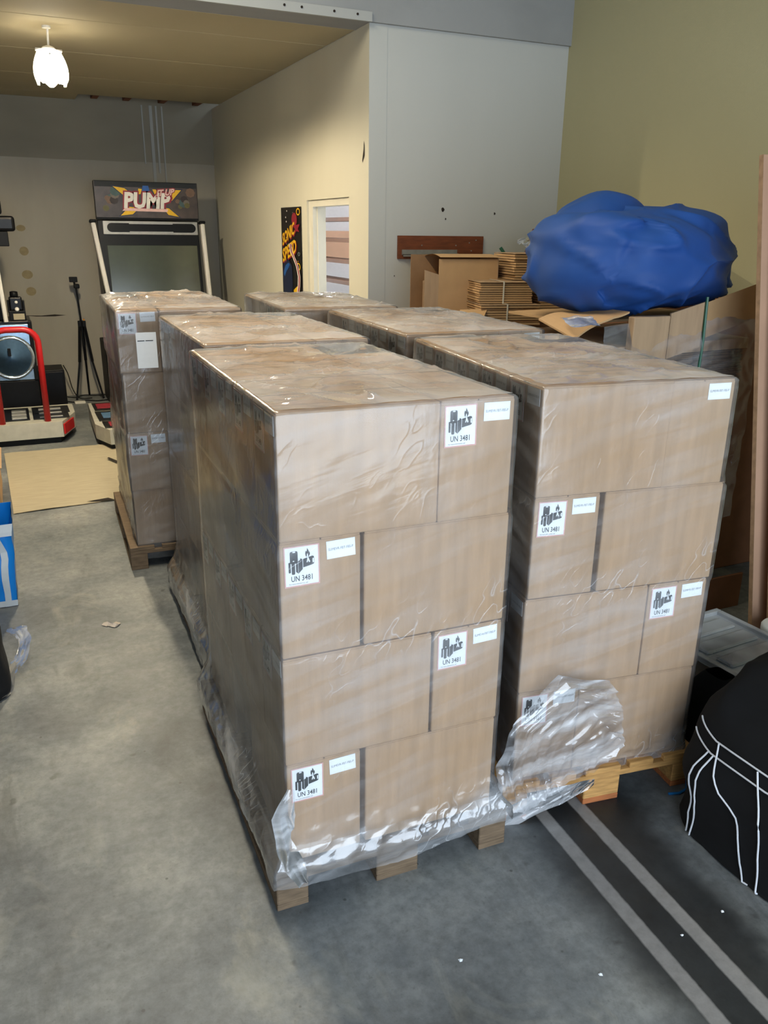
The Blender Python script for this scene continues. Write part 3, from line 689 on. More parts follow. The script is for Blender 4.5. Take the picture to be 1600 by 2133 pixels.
# more piled cartons by the return wall
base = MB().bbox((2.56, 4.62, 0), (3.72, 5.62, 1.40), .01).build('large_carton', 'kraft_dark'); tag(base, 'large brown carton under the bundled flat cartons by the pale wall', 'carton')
def sheets(name, loc, rz, lx, ly, n, t, label, m='kraft_edge', strap=True, tilt=(0, 0)):
    th = thing(name, label, 'carton bundle', loc, rz, 'strapped bundles of flat cartons'); th.rotation_euler = (tilt[0], tilt[1], rz)
    mb = MB()
    for i in range(n):
        a, b = random.uniform(-.008, .008), random.uniform(-.008, .008)
        mb.box((a, b, i*t), (lx+a*.5, ly+b, i*t+t*.72))
    o = mb.build('flat_sheets', 'kraft_light', th); o['kind'] = 'stuff'
    MB().bbox((-.004, -.004, n*t), (lx+.004, ly+.004, n*t+.004), .001, 1).build('top_sheet', 'kraft', th)
    if strap:
        x = lx*.42; h = n*t+.006
        s_ = MB().box((x, -.012, -.002), (x+.009, -.009, h)).box((x, ly+.009, -.002), (x+.009, ly+.012, h)).box((x, -.012, h), (x+.009, ly+.012, h+.002)); s_.build('strap', 'strap_white', th)
    return th
sheets('carton_bundle', (2.80, 4.66, 1.402), R(-14), .40, .34, 8, .0155, 'strapped bundle of flat cartons at the bottom left below the larger bundle')
sheets('carton_bundle', (2.82, 4.72, 1.535), R(-14), .36, .30, 9, .0145, 'strapped bundle of flat cartons with white band beside the open box')
sheets('carton_bundle', (3.25, 4.66, 1.402), R(-12), .40, .34, 14, .0165, 'taller bundle of flat cartons left beneath the blue bag', strap=False)
sheets('carton_bundle', (3.13, 4.80, 1.675), R(-9), .36, .36, 10, .0165, 'topmost small bundle of flat cartons touching the blue bag', strap=False)
ob = thing('open_carton', 'open upright brown carton with dark inside at the left of the bundles', 'carton', (2.58, 5.05, 1.402), R(-10))
MB().box((0, 0, 0), (.42, .006, .40)).build('front_side', 'kraft_light', ob, (.10, 0, 0))
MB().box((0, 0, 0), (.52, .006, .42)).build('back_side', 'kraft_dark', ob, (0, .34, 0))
MB().box((0, 0, 0), (.006, .34, .41)).build('right_side', 'kraft', ob, (.52, 0, 0))
MB().prism([(0, 0), (.10, 0), (.10, .3), (.0, .33)], .0, .006).build('left_flap', 'kraft', ob)
MB().grid(lambda u, v: (.10+.42*u, .34*(1-v)-.02*v, .41+.02*math.sin(v*3)), 6, 8).build('top_flap', 'kraft_light', ob)
MB().box((.0, .03, 0), (.09, .036, .26)).build('inner_flap', 'kraft', ob)
fl = MB().box((0, 0, 0), (.20, .006, .33)).build('cardboard_sheet', 'kraft', None, (3.06, 4.97, 1.50), R(-6)); tag(fl, 'upright brown cardboard panel beside the open carton', 'board')
fl.location.z = 1.402; fl.location = (3.0, 5.30, 1.402)
fc = thing('small_open_carton', 'small open carton with folded flap just behind middle right stack', 'carton', (2.60, 4.63, 1.402), R(-18))
MB().box((0, 0, 0), (.20, .2, .045)).build('body', 'kraft_dark', fc); MB().add([(0, -.02, .03), (.16, -.05, .05), (.23, .12, .10), (.05, .14, .09), (0, -.02, .034), (.16, -.05, .054), (.23, .12, .104), (.05, .14, .094)], [(3, 2, 1, 0), (4, 5, 6, 7), (0, 1, 5, 4), (1, 2, 6, 5), (2, 3, 7, 6), (3, 0, 4, 7)]).build('flap', 'kraft_light', fc)
bx = thing('big_open_carton', 'big open carton at the back behind the bundles, top flap raised', 'carton', (3.10, 5.34, 1.402), R(0))
MB().bbox((0, 0, 0), (.70, .5, .36), .006).build('body', 'kraft_light', bx)
MB().grid(lambda u, v: (.7*u, -.06+.5*v, .365+.05*u+.03*math.sin(u*5)), 8, 6).build('top_flap', 'kraft', bx)
MB().prism([(.40, .40), (.70, .40), (.68, .62), (.47, .60)], -.07, -.062).build('raised_flap', 'board_brown', bx)
MB().tube([(.20, -.07, .47), (.25, -.09, .40), (.33, -.10, .36)], .012, 6).build('green_strap', 'strap_green', bx)
cf = crumple('crumpled_film', [(3.30, 5.02, 1.90), (3.45, 5.0, 1.92), (3.6, 5.0, 1.92), (3.75, 4.98, 1.90)], [V((0, .2, .02))]*4, 16, 3.1, .05); tag(cf, 'crumpled clear film lying on the topmost carton bundle', 'plastic film')
cf2 = crumple('crumpled_film', [(2.28, 3.06, 1.60), (2.35, 3.04, 1.605), (2.42, 3.02, 1.60)], [V((0, .12, .03))]*3, 12, 6.1, .02); tag(cf2, 'scrap of torn clear film beside the torn flap under the blue bag', 'plastic film')
rb = thing('rear_open_carton', 'open carton by the green wall seen right of the blue bag', 'carton', (3.52, 4.02, 0), R(0))
MB().bbox((-.06, -.62, 0), (.64, .55, 1.62), .01).build('body', 'kraft_shade', rb); MB().bbox((.0, .0, 1.66), (.6, .6, 1.74), .02).build('foam_sheet', 'bag_white', rb); MB().box((0, .05, 1.74), (.6, .6, 1.80)).build('folded_carton', 'kraft_light', rb)  # body enlarged and darkened in colour to stand for the shaded gap
MB().prism([(.0, 1.80), (.6, 1.80), (.6, 1.90), (.32, 1.935), (.1, 1.95), (.08, 1.935), (.0, 1.95)], .5, .51).build('flap', 'board_brown', rb)

# tall boards leaning at the far right
for i, (dx, dy) in enumerate(((0, 0), (.035, -.075))):
    b_ = MB().bbox((0, 0, 0), (.75, .022, 2.33), .002, 1).build('leaning_board', 'board_raw', None, (3.0+dx, 2.36+dy, 0.004), 0)
    b_.rotation_euler = (R(-9.6), 0, 0); tag(b_, ['tall brown board leaning at the right edge, the rear one of two', 'tall brown board leaning at the right edge, the front one of two'][i], 'board', 'tall boards leaning at the right edge')
    MB().box((-.0015, 0, 0), (0, .022, 2.33)).build('raw_edge', 'board_edge', b_)

# ------------------------------------------------------------------ storage bin, tub, black bag
bn = thing('storage_bin', 'clear plastic storage bin with ribbed lid beside the nearest right stack', 'storage bin', (2.415, 1.84, 0), R(4))
def tap(z): t = z/.34; return .03*(1-t)
bw_ = MB(); BX, BY = .40, .55
for (a, b) in (((0, 0), (BX, 0)), ((BX, 0), (BX, BY)), ((BX, BY), (0, BY)), ((0, BY), (0, 0))):
    def f(u, v, a=a, b=b):
        x = a[0]+(b[0]-a[0])*u; y = a[1]+(b[1]-a[1])*u; t = .03*(1-v)
        return (x+(t if x < BX/2 else -t), y+(t if y < BY/2 else -t), .003+.337*v)
    bw_.grid(f, 4, 4)
bw_.box((.03, .03, .003), (BX-.03, BY-.03, .006)); bw_.build('tub', 'clear_bin', bn)
rim = MB()
for a, b in (((-.015, -.015), (BX+.015, .012)), ((-.015, BY-.012), (BX+.015, BY+.015)), ((-.015, .012), (.012, BY-.012)), ((BX-.012, .012), (BX+.015, BY-.012))): rim.bbox((a[0], a[1], .335), (b[0], b[1], .362), .004, 2)
rim.build('rim', 'clear_bin', bn)
MB().box((.012, .012, .34), (BX-.012, BY-.012, .346)).build('lid', 'clear_bin', bn)
for i in range(4): MB().bbox((.045, .05+i*.12, .346), (BX-.045, .135+i*.12, .358), .008, 2).build('lid_rib', 'clear_bin', bn)
MB().bbox((.10, BY-.01, .35), (.29, BY+.03, .388), .01, 2).build('clip_handle', 'black_plastic', bn)
MB().bbox((.06, .06, .01), (BX-.06, BY-.06, .27), .02).build('contents', 'navy_print', bn)['label'] = 'dark blue contents seen through the side'
tubm = thing('white_tub', 'small white plastic tub at the right edge behind the bin', 'tub', (2.96, 2.20, 0))
sm(MB().lathe([(.08, .0), (.09, .3), (.098, .31), (.098, .335), (.09, .345), (.0, .345)], 24)).build('body', 'bag_white', tubm)

def soft(prof, n=40, m=40, seed=1, amp=.02, ex=.5):
    """lofted soft bag: prof rows (z, x0, x1, y0, y1)"""
    def at(v):
        t = v*(len(prof)-1); i = min(len(prof)-2, int(t)); f = t-i; f = f*f*(3-2*f) if False else f
        return [prof[i][k]*(1-f)+prof[i+1][k]*f for k in range(5)]
    def fn(u, v):
        z, x0, x1, y0, y1 = at(v); a = 2*math.pi*u; c, s_ = math.cos(a), math.sin(a)
        cx = math.copysign(abs(c)**ex, c); sy_ = math.copysign(abs(s_)**ex, s_)
        p = V(((x0+x1)/2+cx*(x1-x0)/2, (y0+y1)/2+sy_*(y1-y0)/2, z))
        d = amp*noise.noise(p*4+V((seed, 0, 0)))+amp*.5*(1-abs(noise.noise(p*7+V((0, seed, 0))))*2)
        e_ = min(1, v*6)
        return (p.x+cx*d*e_, p.y+sy_*d*e_, max(.0, z+d*.5*e_))
    mb = MB(); mb.grid(fn, n, m); mb.smooth = True; return mb, fn
prof = [(.0, .02, .78, .02, .55), (.004, .0, .8, .0, .58), (.25, -.02, .82, -.02, .60), (.45, .06, .80, .05, .58), (.58, .16, .76, .14, .54), (.66, .26, .70, .22, .48), (.685, .34, .62, .3, .42), (.69, .44, .5, .34, .38)]
mb, fn = soft(prof, 70, 50, 3, .02, .45)
bk = mb.build('black_bag', 'black_fabric', None, (1.93, 1.20, 0), R(0)); tag(bk, 'large black fabric bag with white piping at the right edge', 'bag')
def pipe(path, nm='piping'):
    pts = []
    for (a, b), (c, d) in zip(path, path[1:]):
        for k in range(8): t = k/8; pts.append(fn(a+(c-a)*t, b+(d-b)*t))
    cx, cy = .4, .29
    pts = [(cx+(p[0]-cx)*1.015, cy+(p[1]-cy)*1.015, p[2]+.003) for p in pts]
    MB().tube(pts, .003, 6).build(nm, 'white_piping', bk)
pipe([(.40, .40), (.48, .385), (.62, .40)]); pipe([(.40, .37), (.48, .355), (.62, .37)])
pipe([(.485, .385), (.50, .28), (.505, .18), (.515, .08)]); pipe([(.505, .385), (.518, .28), (.525, .18), (.53, .09)])
pipe([(.475, .355), (.46, .26), (.45, .15), (.43, .06)]); pipe([(.485, .355), (.475, .26), (.465, .15), (.45, .06)])
mb, fn2 = soft([(.0, 0, .3, 0, .3), (.004, -.01, .32, -.01, .3), (.2, 0, .3, 0, .3), (.36, .04, .26, .04, .26), (.42, .1, .2, .1, .2)], 30, 24, 8, .02)
b2 = mb.build('soft_black_bag', 'black_fabric', None, (2.215, 1.80-.0, 0)); tag(b2, 'small slumped black bag between carton stack and large black bag', 'bag'); b2.location = (2.20, 1.82, 0); b2.scale = (.6, .75, .95)
bs = MB().tube([(2.02, 1.845, .004), (2.06, 1.83, .005), (2.10, 1.835, .008), (2.13, 1.87, .015), (2.12, 1.92, .004)], .005, 6).build('blue_strap', 'strap_blue'); tag(bs, 'thin blue strapping offcut on the floor beside the right pallet', 'strap')

# ------------------------------------------------------------------ wall board with rail
wbd = thing('mounting_board', 'reddish brown board with metal rail fixed to the pale wall', 'board', (2.77, YI-.022, 1.775))
MB().bbox((0, 0, 0), (.75, .022, .17), .002, 1).build('board', 'board_brown', wbd)
MB().box((.03, -.03, .03), (.51, -.0, .04)).box((.03, -.008, .04), (.51, 0, .068)).box((.03, -.03, .018), (.51, -.026, .034)).build('metal_rail', 'grey_metal', wbd)
for x, z in ((.5, .10), (.62, .12), (.64, .06), (.68, .14), (.2, .1)): MB().lathe([(.005, 0), (.005, .003)], 8, Matrix.Translation((x, 0, z)) @ Matrix.Rotation(R(90), 4, 'X')).build('screw', 'grey_metal', wbd)

# ------------------------------------------------------------------ poster by the door
PY0, PY1, PZ0, PZ1 = 7.43, 8.03, 1.30, 2.177
def wpt(s_, t, d): return (XD-(d if d < .0105 else .010+(d-.010)*.4), PY1-(PY1-PY0)*s_, PZ1-(PZ1-PZ0)*t)   # s from far edge to near edge (left to right), t from the top
po_ = MB()
po_.grid(lambda u, v: wpt(u, v, .006+.004*noise.noise((u*3, v*5, 1))), 8, 20); po = sm(po_).build('poster', 'poster_black' if 'poster_black' in MATS else mat('poster_black', '#14110E', .4, nscale=14, namp=.5).name)
tag(po, 'tall black poster with slanted yellow lettering left of the doorway', 'poster')
def flat(mb_, s0, t0, w_, h_, shear=.0, d=.016):
    """put text mesh (unit sized w,h) on the poster"""
    m = MB(); xs = max(v[0] for v in mb_.v); zs_ = max(v[2] for v in mb_.v)
    m.add([wpt(s0+w_*v[0]/xs, t0+h_*(1-v[2]/zs_)-shear*v[0]/xs, d) for v in mb_.v], mb_.f); return m
flat(text_mb('SONIC', 1, None, .06), .06, .27, .66, .145, .13, .013).build('lettering_shadow', 'crimson_print', po)
flat(text_mb('SONIC', 1, None, .03), .075, .27, .62, .13, .13, .018).build('lettering', 'yellow_print', po)
flat(text_mb('SPEED', 1, None, .06), .05, .43, .74, .16, .12, .013).build('lettering_shadow', 'crimson_print', po)
flat(text_mb('SPEED', 1, None, .03), .065, .43, .70, .145, .12, .018).build('lettering', 'yellow_print', po)
def pshape(nm, pts, m, d=.014): MB().add([wpt(a, b, d) for a, b in pts], [tuple(range(len(pts)))]).build(nm, m, po)
def ring(nm, cs, ct, r, wd, m):
    n = 20; A = [(cs+r*math.cos(6.283*k/n), ct+r*.4*math.sin(6.283*k/n)) for k in range(n)]; B_ = [(cs+(r-wd)*math.cos(6.283*k/n), ct+(r-wd)*.4*math.sin(6.283*k/n)) for k in range(n)]
    MB().add([wpt(a, b, .014) for a, b in A+B_], [(k, (k+1) % n, n+(k+1) % n, n+k) for k in range(n)]).build(nm, m, po)
pshape('round_blob', [(.69+.13*math.cos(k*.5236), .125+.07*math.sin(k*.5236)) for k in range(12)], 'crimson_print')
pshape('spark', [(.62, .19), (.95, .17), (.86, .22), (.93, .25), (.78, .24), (.72, .27), (.72, .22)], 'crimson_print', .015)
def swoosh(off, wd, m, d):
    c = [(.46+off, .37), (.52+off, .45), (.66+off, .52), (.80+off, .60), (.88+off, .70), (.86+off, .80), (.80+off, .88)]
    MB().add([wpt(a-wd, b, d) for a, b in c]+[wpt(a+wd, b, d) for a, b in c], [(k, k+1, len(c)+k+1, len(c)+k) for k in range(len(c)-1)]).build('swoosh', m, po)
swoosh(0, .06, 'white_print', .019); swoosh(.01, .025, 'crimson_print', .021)
pshape('colour_splash', [(.05, .60), (.30, .52), (.52, .60), (.55, .80), (.45, .98), (.12, .98), (.04, .8)], 'navy_print', .012)
pshape('colour_splash', [(.10, .66), (.20, .60), (.34, .57), (.42, .585), (.36, .62), (.24, .66), (.14, .72), (.09, .70)], 'blue_print', .0135)
pshape('colour_splash', [(.58, .85), (.78, .80), (.80, .9), (.66, .98)], 'yellow_print', .0135)
ring('ring', .88, .05, .09, .03, 'yellow_print'); ring('ring', .88, .47, .05, .02, 'ink_grey'); ring('ring', .84, .60, .10, .03, 'yellow_print'); ring('ring', .80, .97, .1, .03, 'yellow_print')
random.seed(3)
for k in range(14):
    a, b, r = random.uniform(.05, .95), random.uniform(.02, .55), random.uniform(.008, .025)
    pshape('paint_fleck', [(a+r*math.cos(j*1.05), b+r*.4*math.sin(j*1.05)) for j in range(6)], random.choice(['yellow_print', 'orange_print', 'ink_grey', 'white_print']), .011)

# ------------------------------------------------------------------ arcade cabinet with marquee
cb_ = thing('arcade_cabinet', 'tall arcade cabinet with colourful graffiti-lettered marquee against the back wall', 'arcade machine', (1.565, 9.9, 0), R(0))
MB().bbox((-.555, .02, 2.06), (.565, .12, 2.462), .004).build('marquee_box', 'black_plastic', cb_)
mq = MB().box((-.555, 0, 2.085), (.555, .018, 2.455)).build('marquee_panel', 'marquee_dark' if 'marquee_dark' in MATS else mat('marquee_dark', '#453A33', .35, nscale=6, namp=.45).name, cb_)
def mshape(nm, pts, m, d=.002, sub=mq): MB().add([(x, -d, z) for x, z in pts], [tuple(range(len(pts)))]).build(nm, m, sub)
mshape('dark_band', [(-.55, 2.40), (.55, 2.405), (.55, 2.455), (-.55, 2.455)], 'ink', .001)
PATCH = [mat('patch_teal', '#3E5656', .5).name, mat('patch_tan', '#6E5644', .5).name, mat('patch_brown', '#2E2420', .5).name, mat('patch_olive', '#5C582E', .5).name, mat('patch_grey', '#6A6258', .5).name]
random.seed(11)
for sx in (-1, 1):
    for k in range(7):
        cx = sx*random.uniform(.33, .48); cz = random.uniform(2.16, 2.36); r = random.uniform(.025, .06)
        mshape('blurred_patch', [(cx+r*math.cos(j*.7854), cz+r*.9*math.sin(j*.7854)) for j in range(8)], PATCH[k % 5 if sx < 0 else (k*2+1) % 5], .0015+.0002*k)
mshape('blue_glow', [(-.06, 2.33), (.04, 2.33), (.02, 2.42), (-.04, 2.42)], 'blue_print', .002)
def xarm(p, d, m): mshape('x_arm', p, m, d)
XA = [[(-.36, 2.405), (-.24, 2.39), (-.13, 2.31), (-.2, 2.27)], [(.38, 2.385), (.30, 2.385), (.20, 2.30), (.27, 2.27)], [(-.30, 2.105), (-.17, 2.12), (-.09, 2.19), (-.2, 2.2)], [(.34, 2.10), (.22, 2.12), (.16, 2.2), (.23, 2.19)], [(-.09, 2.39), (-.05, 2.385), (-.07, 2.33), (-.10, 2.33)], [(.06, 2.385), (.10, 2.385), (.13, 2.32), (.09, 2.32)]]
for q in XA:
    cx = sum(a for a, b in q)/4; cz = sum(b for a, b in q)/4
    xarm([(cx+(a-cx)*1.22, cz+(b-cz)*1.22) for a, b in q], .004, 'navy_print'); xarm(q, .005, 'yellow_print')
def mtext(body, x0, z0, w_, h_, slope, m, d, bold):
    t = text_mb(body, 1, None, bold); xs = max(v[0] for v in t.v)
    mm_ = MB(); mm_.add([(x0+w_*v[0]/xs+.02*v[2], -d, z0+h_*v[2]+slope*v[0]/xs) for v in t.v], t.f); mm_.build('logo_lettering', m, mq)
mshape('logo_base', [(-.28, 2.155), (.21, 2.15), (.22, 2.18), (-.25, 2.185)], 'pink_print', .0075)
mtext('PUMP', -.275, 2.165, .54, .20, .0, 'crimson_print', .007, .12); mtext('PUMP', -.26, 2.18, .50, .17, .0, 'white_print', .009, .05)
mtext('IT UP', .09, 2.30, .21, .09, .02, 'crimson_print', .010, .10); mtext('IT UP', .10, 2.31, .19, .07, .02, 'pink_print', .012, .04)
up_ = bpy.data.objects.new('monitor_unit', None); COL.objects.link(up_); up_.parent = cb_; up_.location = (0, .02, 2.06); up_.rotation_euler = (R(-7), 0, 0)
MB().bbox((-.555, .01, -1.35), (.555, .45, 0), .008).build('screen_frame', 'black_satin', up_)
MB().bbox((-.50, -.012, -.155), (.54, .012, -.012), .004).build('speaker_bezel', 'silver', up_)
slot = MB()
pts = [(-.42, -.085+.0), ]
cap = [(-.41+.048*math.cos(R(90+22.5*k)), -.083+.048*math.sin(R(90+22.5*k))) for k in range(9)]+[(-.22, -.131), (-.22, -.122), (.26, -.122), (.26, -.131)]+[(.47+.048*math.cos(R(-90+22.5*k)), -.083+.048*math.sin(R(-90+22.5*k))) for k in range(9)]+[(.26, -.035), (.26, -.044), (-.22, -.044), (-.22, -.035)]
MB().prism(cap, -.016, -.011).build('speaker_slot', 'black_satin', up_)
MB().bbox((-.475, -.004, -1.05), (.52, .012, -.27), .003, 1).build('screen', 'screen_glass', up_)
for sx, an in ((-1, -6.0), (1, -1.5)):
    rl = MB().bbox((-.025, -.02, -1.25), (.025, .06, 0), .015, 2).build('side_rail', 'white_print', up_, (sx*.60, 0, -.03)); rl.rotation_euler = (0, R(an), 0)
    MB().bbox((sx*.60-.035, -.025, -.03), (sx*.60+.035, .065, .0), .01, 2).build('rail_cap', 'black_plastic', up_)
MB().bbox((-.60, .02, 0), (.60, .60, .72), .01).build('lower_body', 'black_plastic', cb_)

# ------------------------------------------------------------------ left arcade machine + platforms
def platform(nm, loc, rz, outline, h, label, pads, m='steel_white'):
    th = thing(nm, label, 'dance platform', loc, rz)
    n = len(outline)
    fr = MB()
    vs = [(x, y, .06) for x, y in outline]+[(x, y, h) for x, y in outline]
    fr.add(vs, [tuple(range(n))[::-1], tuple(range(n, 2*n))]+[(i, (i+1) % n, n+(i+1) % n, n+i) for i in range(n)])
    fr.build('frame', m, th)
    cx = sum(p[0] for p in outline)/n; cy = sum(p[1] for p in outline)/n
    ins = [(cx+(x-cx)*.93, cy+(y-cy)*.93) for x, y in outline]
    MB().add([(x, y, 0) for x, y in ins]+[(x, y, .06) for x, y in ins], [tuple(range(n))[::-1], tuple(range(n, 2*n))]+[(i, (i+1) % n, n+(i+1) % n, n+i) for i in range(n)]).build('plinth', 'black_plastic', th)
    for (a, b, mm, nm2) in pads: MB().bbox((a[0], a[1], h), (b[0], b[1], h+.008), .002, 1).build(nm2, mm, th)
    return th
pads = [((-.62, .16), (-.30, .75), 'black_satin', 'arrow_pad'), ((-.27, .16), (.06, .75), 'black_satin', 'arrow_pad'), ((.09, .16), (.42, .40), 'black_satin', 'arrow_pad'), ((.09, .43), (.44, .75), 'black_satin', 'arrow_pad')]
pf1 = platform('dance_platform', (0, 8.24, 0), 0, [(-.95, 0), (.34, 0), (.485, .42), (.49, .85), (-.95, .85)], .21, 'pale metal dance platform with red safety bar at the left edge', pads)
for i in range(3):
    MB().bbox((-.10, .20+.16*i, .218), (.035, .31+.16*i, .228), .003, 1).build('metal_bracket', 'silver', pf1)
    MB().bbox((.15, .2+.2*i-.02*i, .218), (.36, .23+.2*i, .226), .002, 1).build('pad_strip', 'silver', pf1)
MB().bbox((.345, .0, .09), (.36, .3, .19), .002, 1).build('red_lamp', 'red_paint', pf1); pf1.children[-1].rotation_euler = (0, 0, R(-20)); pf1.children[-1].location = (.02, .10, 0)
MB().box((.0, -.001, .12), (.10, .003, .16)).build('lamp_mark', 'pink_print', pf1).matrix_local = Matrix.Translation((.385, .08, 0)) @ Matrix.Rotation(R(70), 4, 'Z')
# red bar
pts = [(.215, .07, .21), (.215, .07, .90)]
pts += [(.215-.13+.13*math.cos(R(a)), .07, .95+.13*math.sin(R(a))) for a in range(10, 91, 16)]
pts += [(-.055-.13*math.sin(R(a)), .07, .95+.13*math.cos(R(a))) for a in range(0, 91, 18)]
pts += [(-.185, .07, .21)]
sm(MB().tube(pts, .029, 12)).build('safety_bar', 'red_paint', pf1)
pf2 = platform('dance_platform', (.62, 7.75, 0), 0, [(0, .30), (.10, 0), (.55, 0), (.55, 1.35), (.03, 1.35)], .20, 'second dance platform with red and blue pads behind rearmost left stack', [((.07, .08), (.5, .36), 'black_satin', 'arrow_pad'), ((.05, .4), (.5, .85), 'black_satin', 'arrow_pad'), ((.06, .9), (.5, 1.3), 'black_satin', 'arrow_pad')])
MB().bbox((.10, .50, .208), (.4, .75, .214), .002, 1).build('blue_panel', 'blue_panel', pf2); MB().bbox((.09, .98, .208), (.4, 1.22, .214), .002, 1).build('red_panel', 'crimson_print', pf2)
MB().bbox((.12, .12, .208), (.4, .3, .214), .002, 1).build('red_panel', 'crimson_print', pf2)
# cabinet of the left machine
lc = thing('arcade_cabinet', 'black arcade cabinet with round silver speaker behind the red bar', 'arcade machine', (0, 9.22, 0))
MB().bbox((-.95, .02, 0), (.20, .65, .46), .01).build('plinth', 'black_plastic', lc)
MB().bbox((-.95, .10, .46), (.20, .6, 1.06), .01).build('body', 'black_satin', lc)
MB().bbox((-.55, .02, .465), (.165, .10, 1.03), .004).build('mirror_panel', 'mirror_blue' if 'mirror_blue' in MATS else mat('mirror_blue', '#8EA6BC', .22, .75, nscale=3, namp=.35, bump=.3, bscale=5).name, lc)
MB().bbox((.165, .0, .46), (.20, .10, 1.06), .004).build('panel_frame', 'black_plastic', lc)
rg = MB(); n = 28
rg.tube([(-.03+.205*math.cos(6.283*k/n), .012, .70+.205*math.sin(6.283*k/n)) for k in range(n)], .022, 8, closed=True)
sm(rg).build('speaker_ring', 'chrome', lc)
sm(MB().lathe([(.20, 0.012), (.12, -.01), (.04, -.03), (.0, -.03)], 28, Matrix.Translation((-.03, .012, .70)) @ Matrix.Rotation(R(90), 4, 'X'))).build('speaker_cone', 'blue_panel', lc)
MB().bbox((-.06, -.035, .72), (-.03, -.02, .80), .004, 1).build('badge', 'black_plastic', lc)
MB().bbox((-.95, .15, 1.06), (-.03, .6, 2.0), .01).build('monitor_housing', 'black_plastic', lc)
MB().tube([(-.055, .03, 1.75), (-.035, .02, 1.06)], .022, 8).build('side_rail', 'white_print', lc)
MB().bbox((-.95, .0, 1.93), (.165, .35, 2.075), .03, 3).build('speaker_housing', 'black_satin', lc)
MB().bbox((-.95, .02, 1.79), (.09, .35, 1.93), .008).build('speaker_housing', 'black_plastic', lc)
MB().bbox((-.95, .02, 2.09), (.06, .35, 2.23), .02).build('speaker_housing', 'black_plastic', lc)
mh = thing('stage_light', 'black moving stage light sitting on the left arcade cabinet', 'stage light', (.07, 9.40, 1.06))
MB().bbox((-.07, -.07, 0), (.09, .08, .10), .008).build('base', 'black_plastic', mh)
MB().bbox((-.075, -.05, .08), (-.055, .05, .20), .005).bbox((.07, -.05, .08), (.09, .05, .20), .005).build('yoke', 'black_plastic', mh)
MB().bbox((-.055, -.07, .10), (.07, .07, .235), .015).build('head', 'black_satin', mh)
sm(MB().lathe([(.035, .23), (.04, .25), (.038, .285), (.02, .29)], 16)).build('lens_cap', 'black_plastic', mh)
for z_, s_ in ((.185, .016), (.115, .022)): sm(MB().lathe([(s_, 0), (s_*.8, .008), (0, .009)], 12, Matrix.Translation((.012, -.07, z_)) @ Matrix.Rotation(R(90), 4, 'X'))).build('lens', 'white_print', mh)
MB().box((-.03, -.073, .01), (.075, -.07, .07)).build('sticker', 'floor_card', mh)
sw = thing('subwoofer', 'black box speaker on the floor by the back wall, right of red bar', 'speaker', (.215, 9.95, 0))
MB().bbox((0, 0, 0), (.28, .42, .44), .008).build('cabinet', 'black_plastic', sw)
MB().bbox((.02, -.008, .02), (.26, 0, .42), .004).build('grille', 'black_satin', sw)

# ------------------------------------------------------------------ tripod
tp = thing('tripod', 'black camera tripod standing by the back wall', 'tripod', (.775, 10.45, 0), R(0))
MB().tube([(-.02, 0, 1.30), (-.005, 0, .98), (0, 0, .62)], .011, 8).build('centre_column', 'black_plastic', tp)
for a in (215, 325, 85):
    c, s_ = math.cos(R(a)), math.sin(R(a))
    MB().tube([(.03*c, .03*s_, .90), (.09*c, .09*s_, .45)], .017, 8).tube([(.09*c, .09*s_, .45), (.19*c, .19*s_, .006)], .012, 8).build('leg', 'black_plastic', tp)
    MB().bbox((.03*c-.02, .03*s_-.02, .86), (.03*c+.02, .03*s_+.02, .93), .006).build('leg_joint', 'black_plastic', tp)
MB().bbox((-.045, -.03, 1.30), (.02, .03, 1.35), .01).build('ball_head', 'black_plastic', tp)
MB().bbox((-.085, -.02, 1.37), (.005, .03, 1.43), .006).build('phone_clamp', 'black_plastic', tp)
MB().tube([(-.03, 0, 1.34), (-.035, 0, 1.38)], .012).build('neck', 'black_plastic', tp)
MB().bbox((.02, -.02, .92), (.035, .02, .95), .003).build('orange_ring', 'orange_print', tp)
random.seed(5)
cl = MB()
def cable(pts, r=.005):
    P = [V(p) for p in pts]; out = []
    for i in range(len(P)-1):
        for k in range(6):
            t = k/6; p0 = P[max(i-1, 0)]; p1 = P[i]; p2 = P[i+1]; p3 = P[min(i+2, len(P)-1)]
            out.append(.5*((2*p1)+(p2-p0)*t+(2*p0-5*p1+4*p2-p3)*t*t+(3*p1-p0-3*p2+p3)*t**3))
    out.append(P[-1]); return out
for i, (pts, lab) in enumerate((([(.50, 10.6, .01), (.62, 10.5, .01), (.72, 10.6, .012), (.9, 10.55, .01), (1.1, 10.6, .01)], 'black cable along the back wall behind the tripod'),
                                ([(.50, 10.3, .01), (.58, 10.2, .01), (.70, 10.27, .012), (.85, 10.2, .01), (1.0, 10.25, .01)], 'black cable looping in front of the tripod feet'),
                                ([(.52, 10.55, .40), (.56, 10.5, .3), (.60, 10.6, .1), (.66, 10.45, .01), (.8, 10.4, .01)], 'thin cable hanging beside the black box speaker'))):
    tag(sm(MB().tube(cable(pts), .006, 6)).build('cable', 'black_plastic'), lab, 'cable', 'cables on the floor by the back wall')
pstr = MB().bbox((.58, 10.12, 0), (.70, 10.2, .025), .006).build('power_strip', 'white_paint'); tag(pstr, 'white power strip on the floor near the tripod', 'power strip')

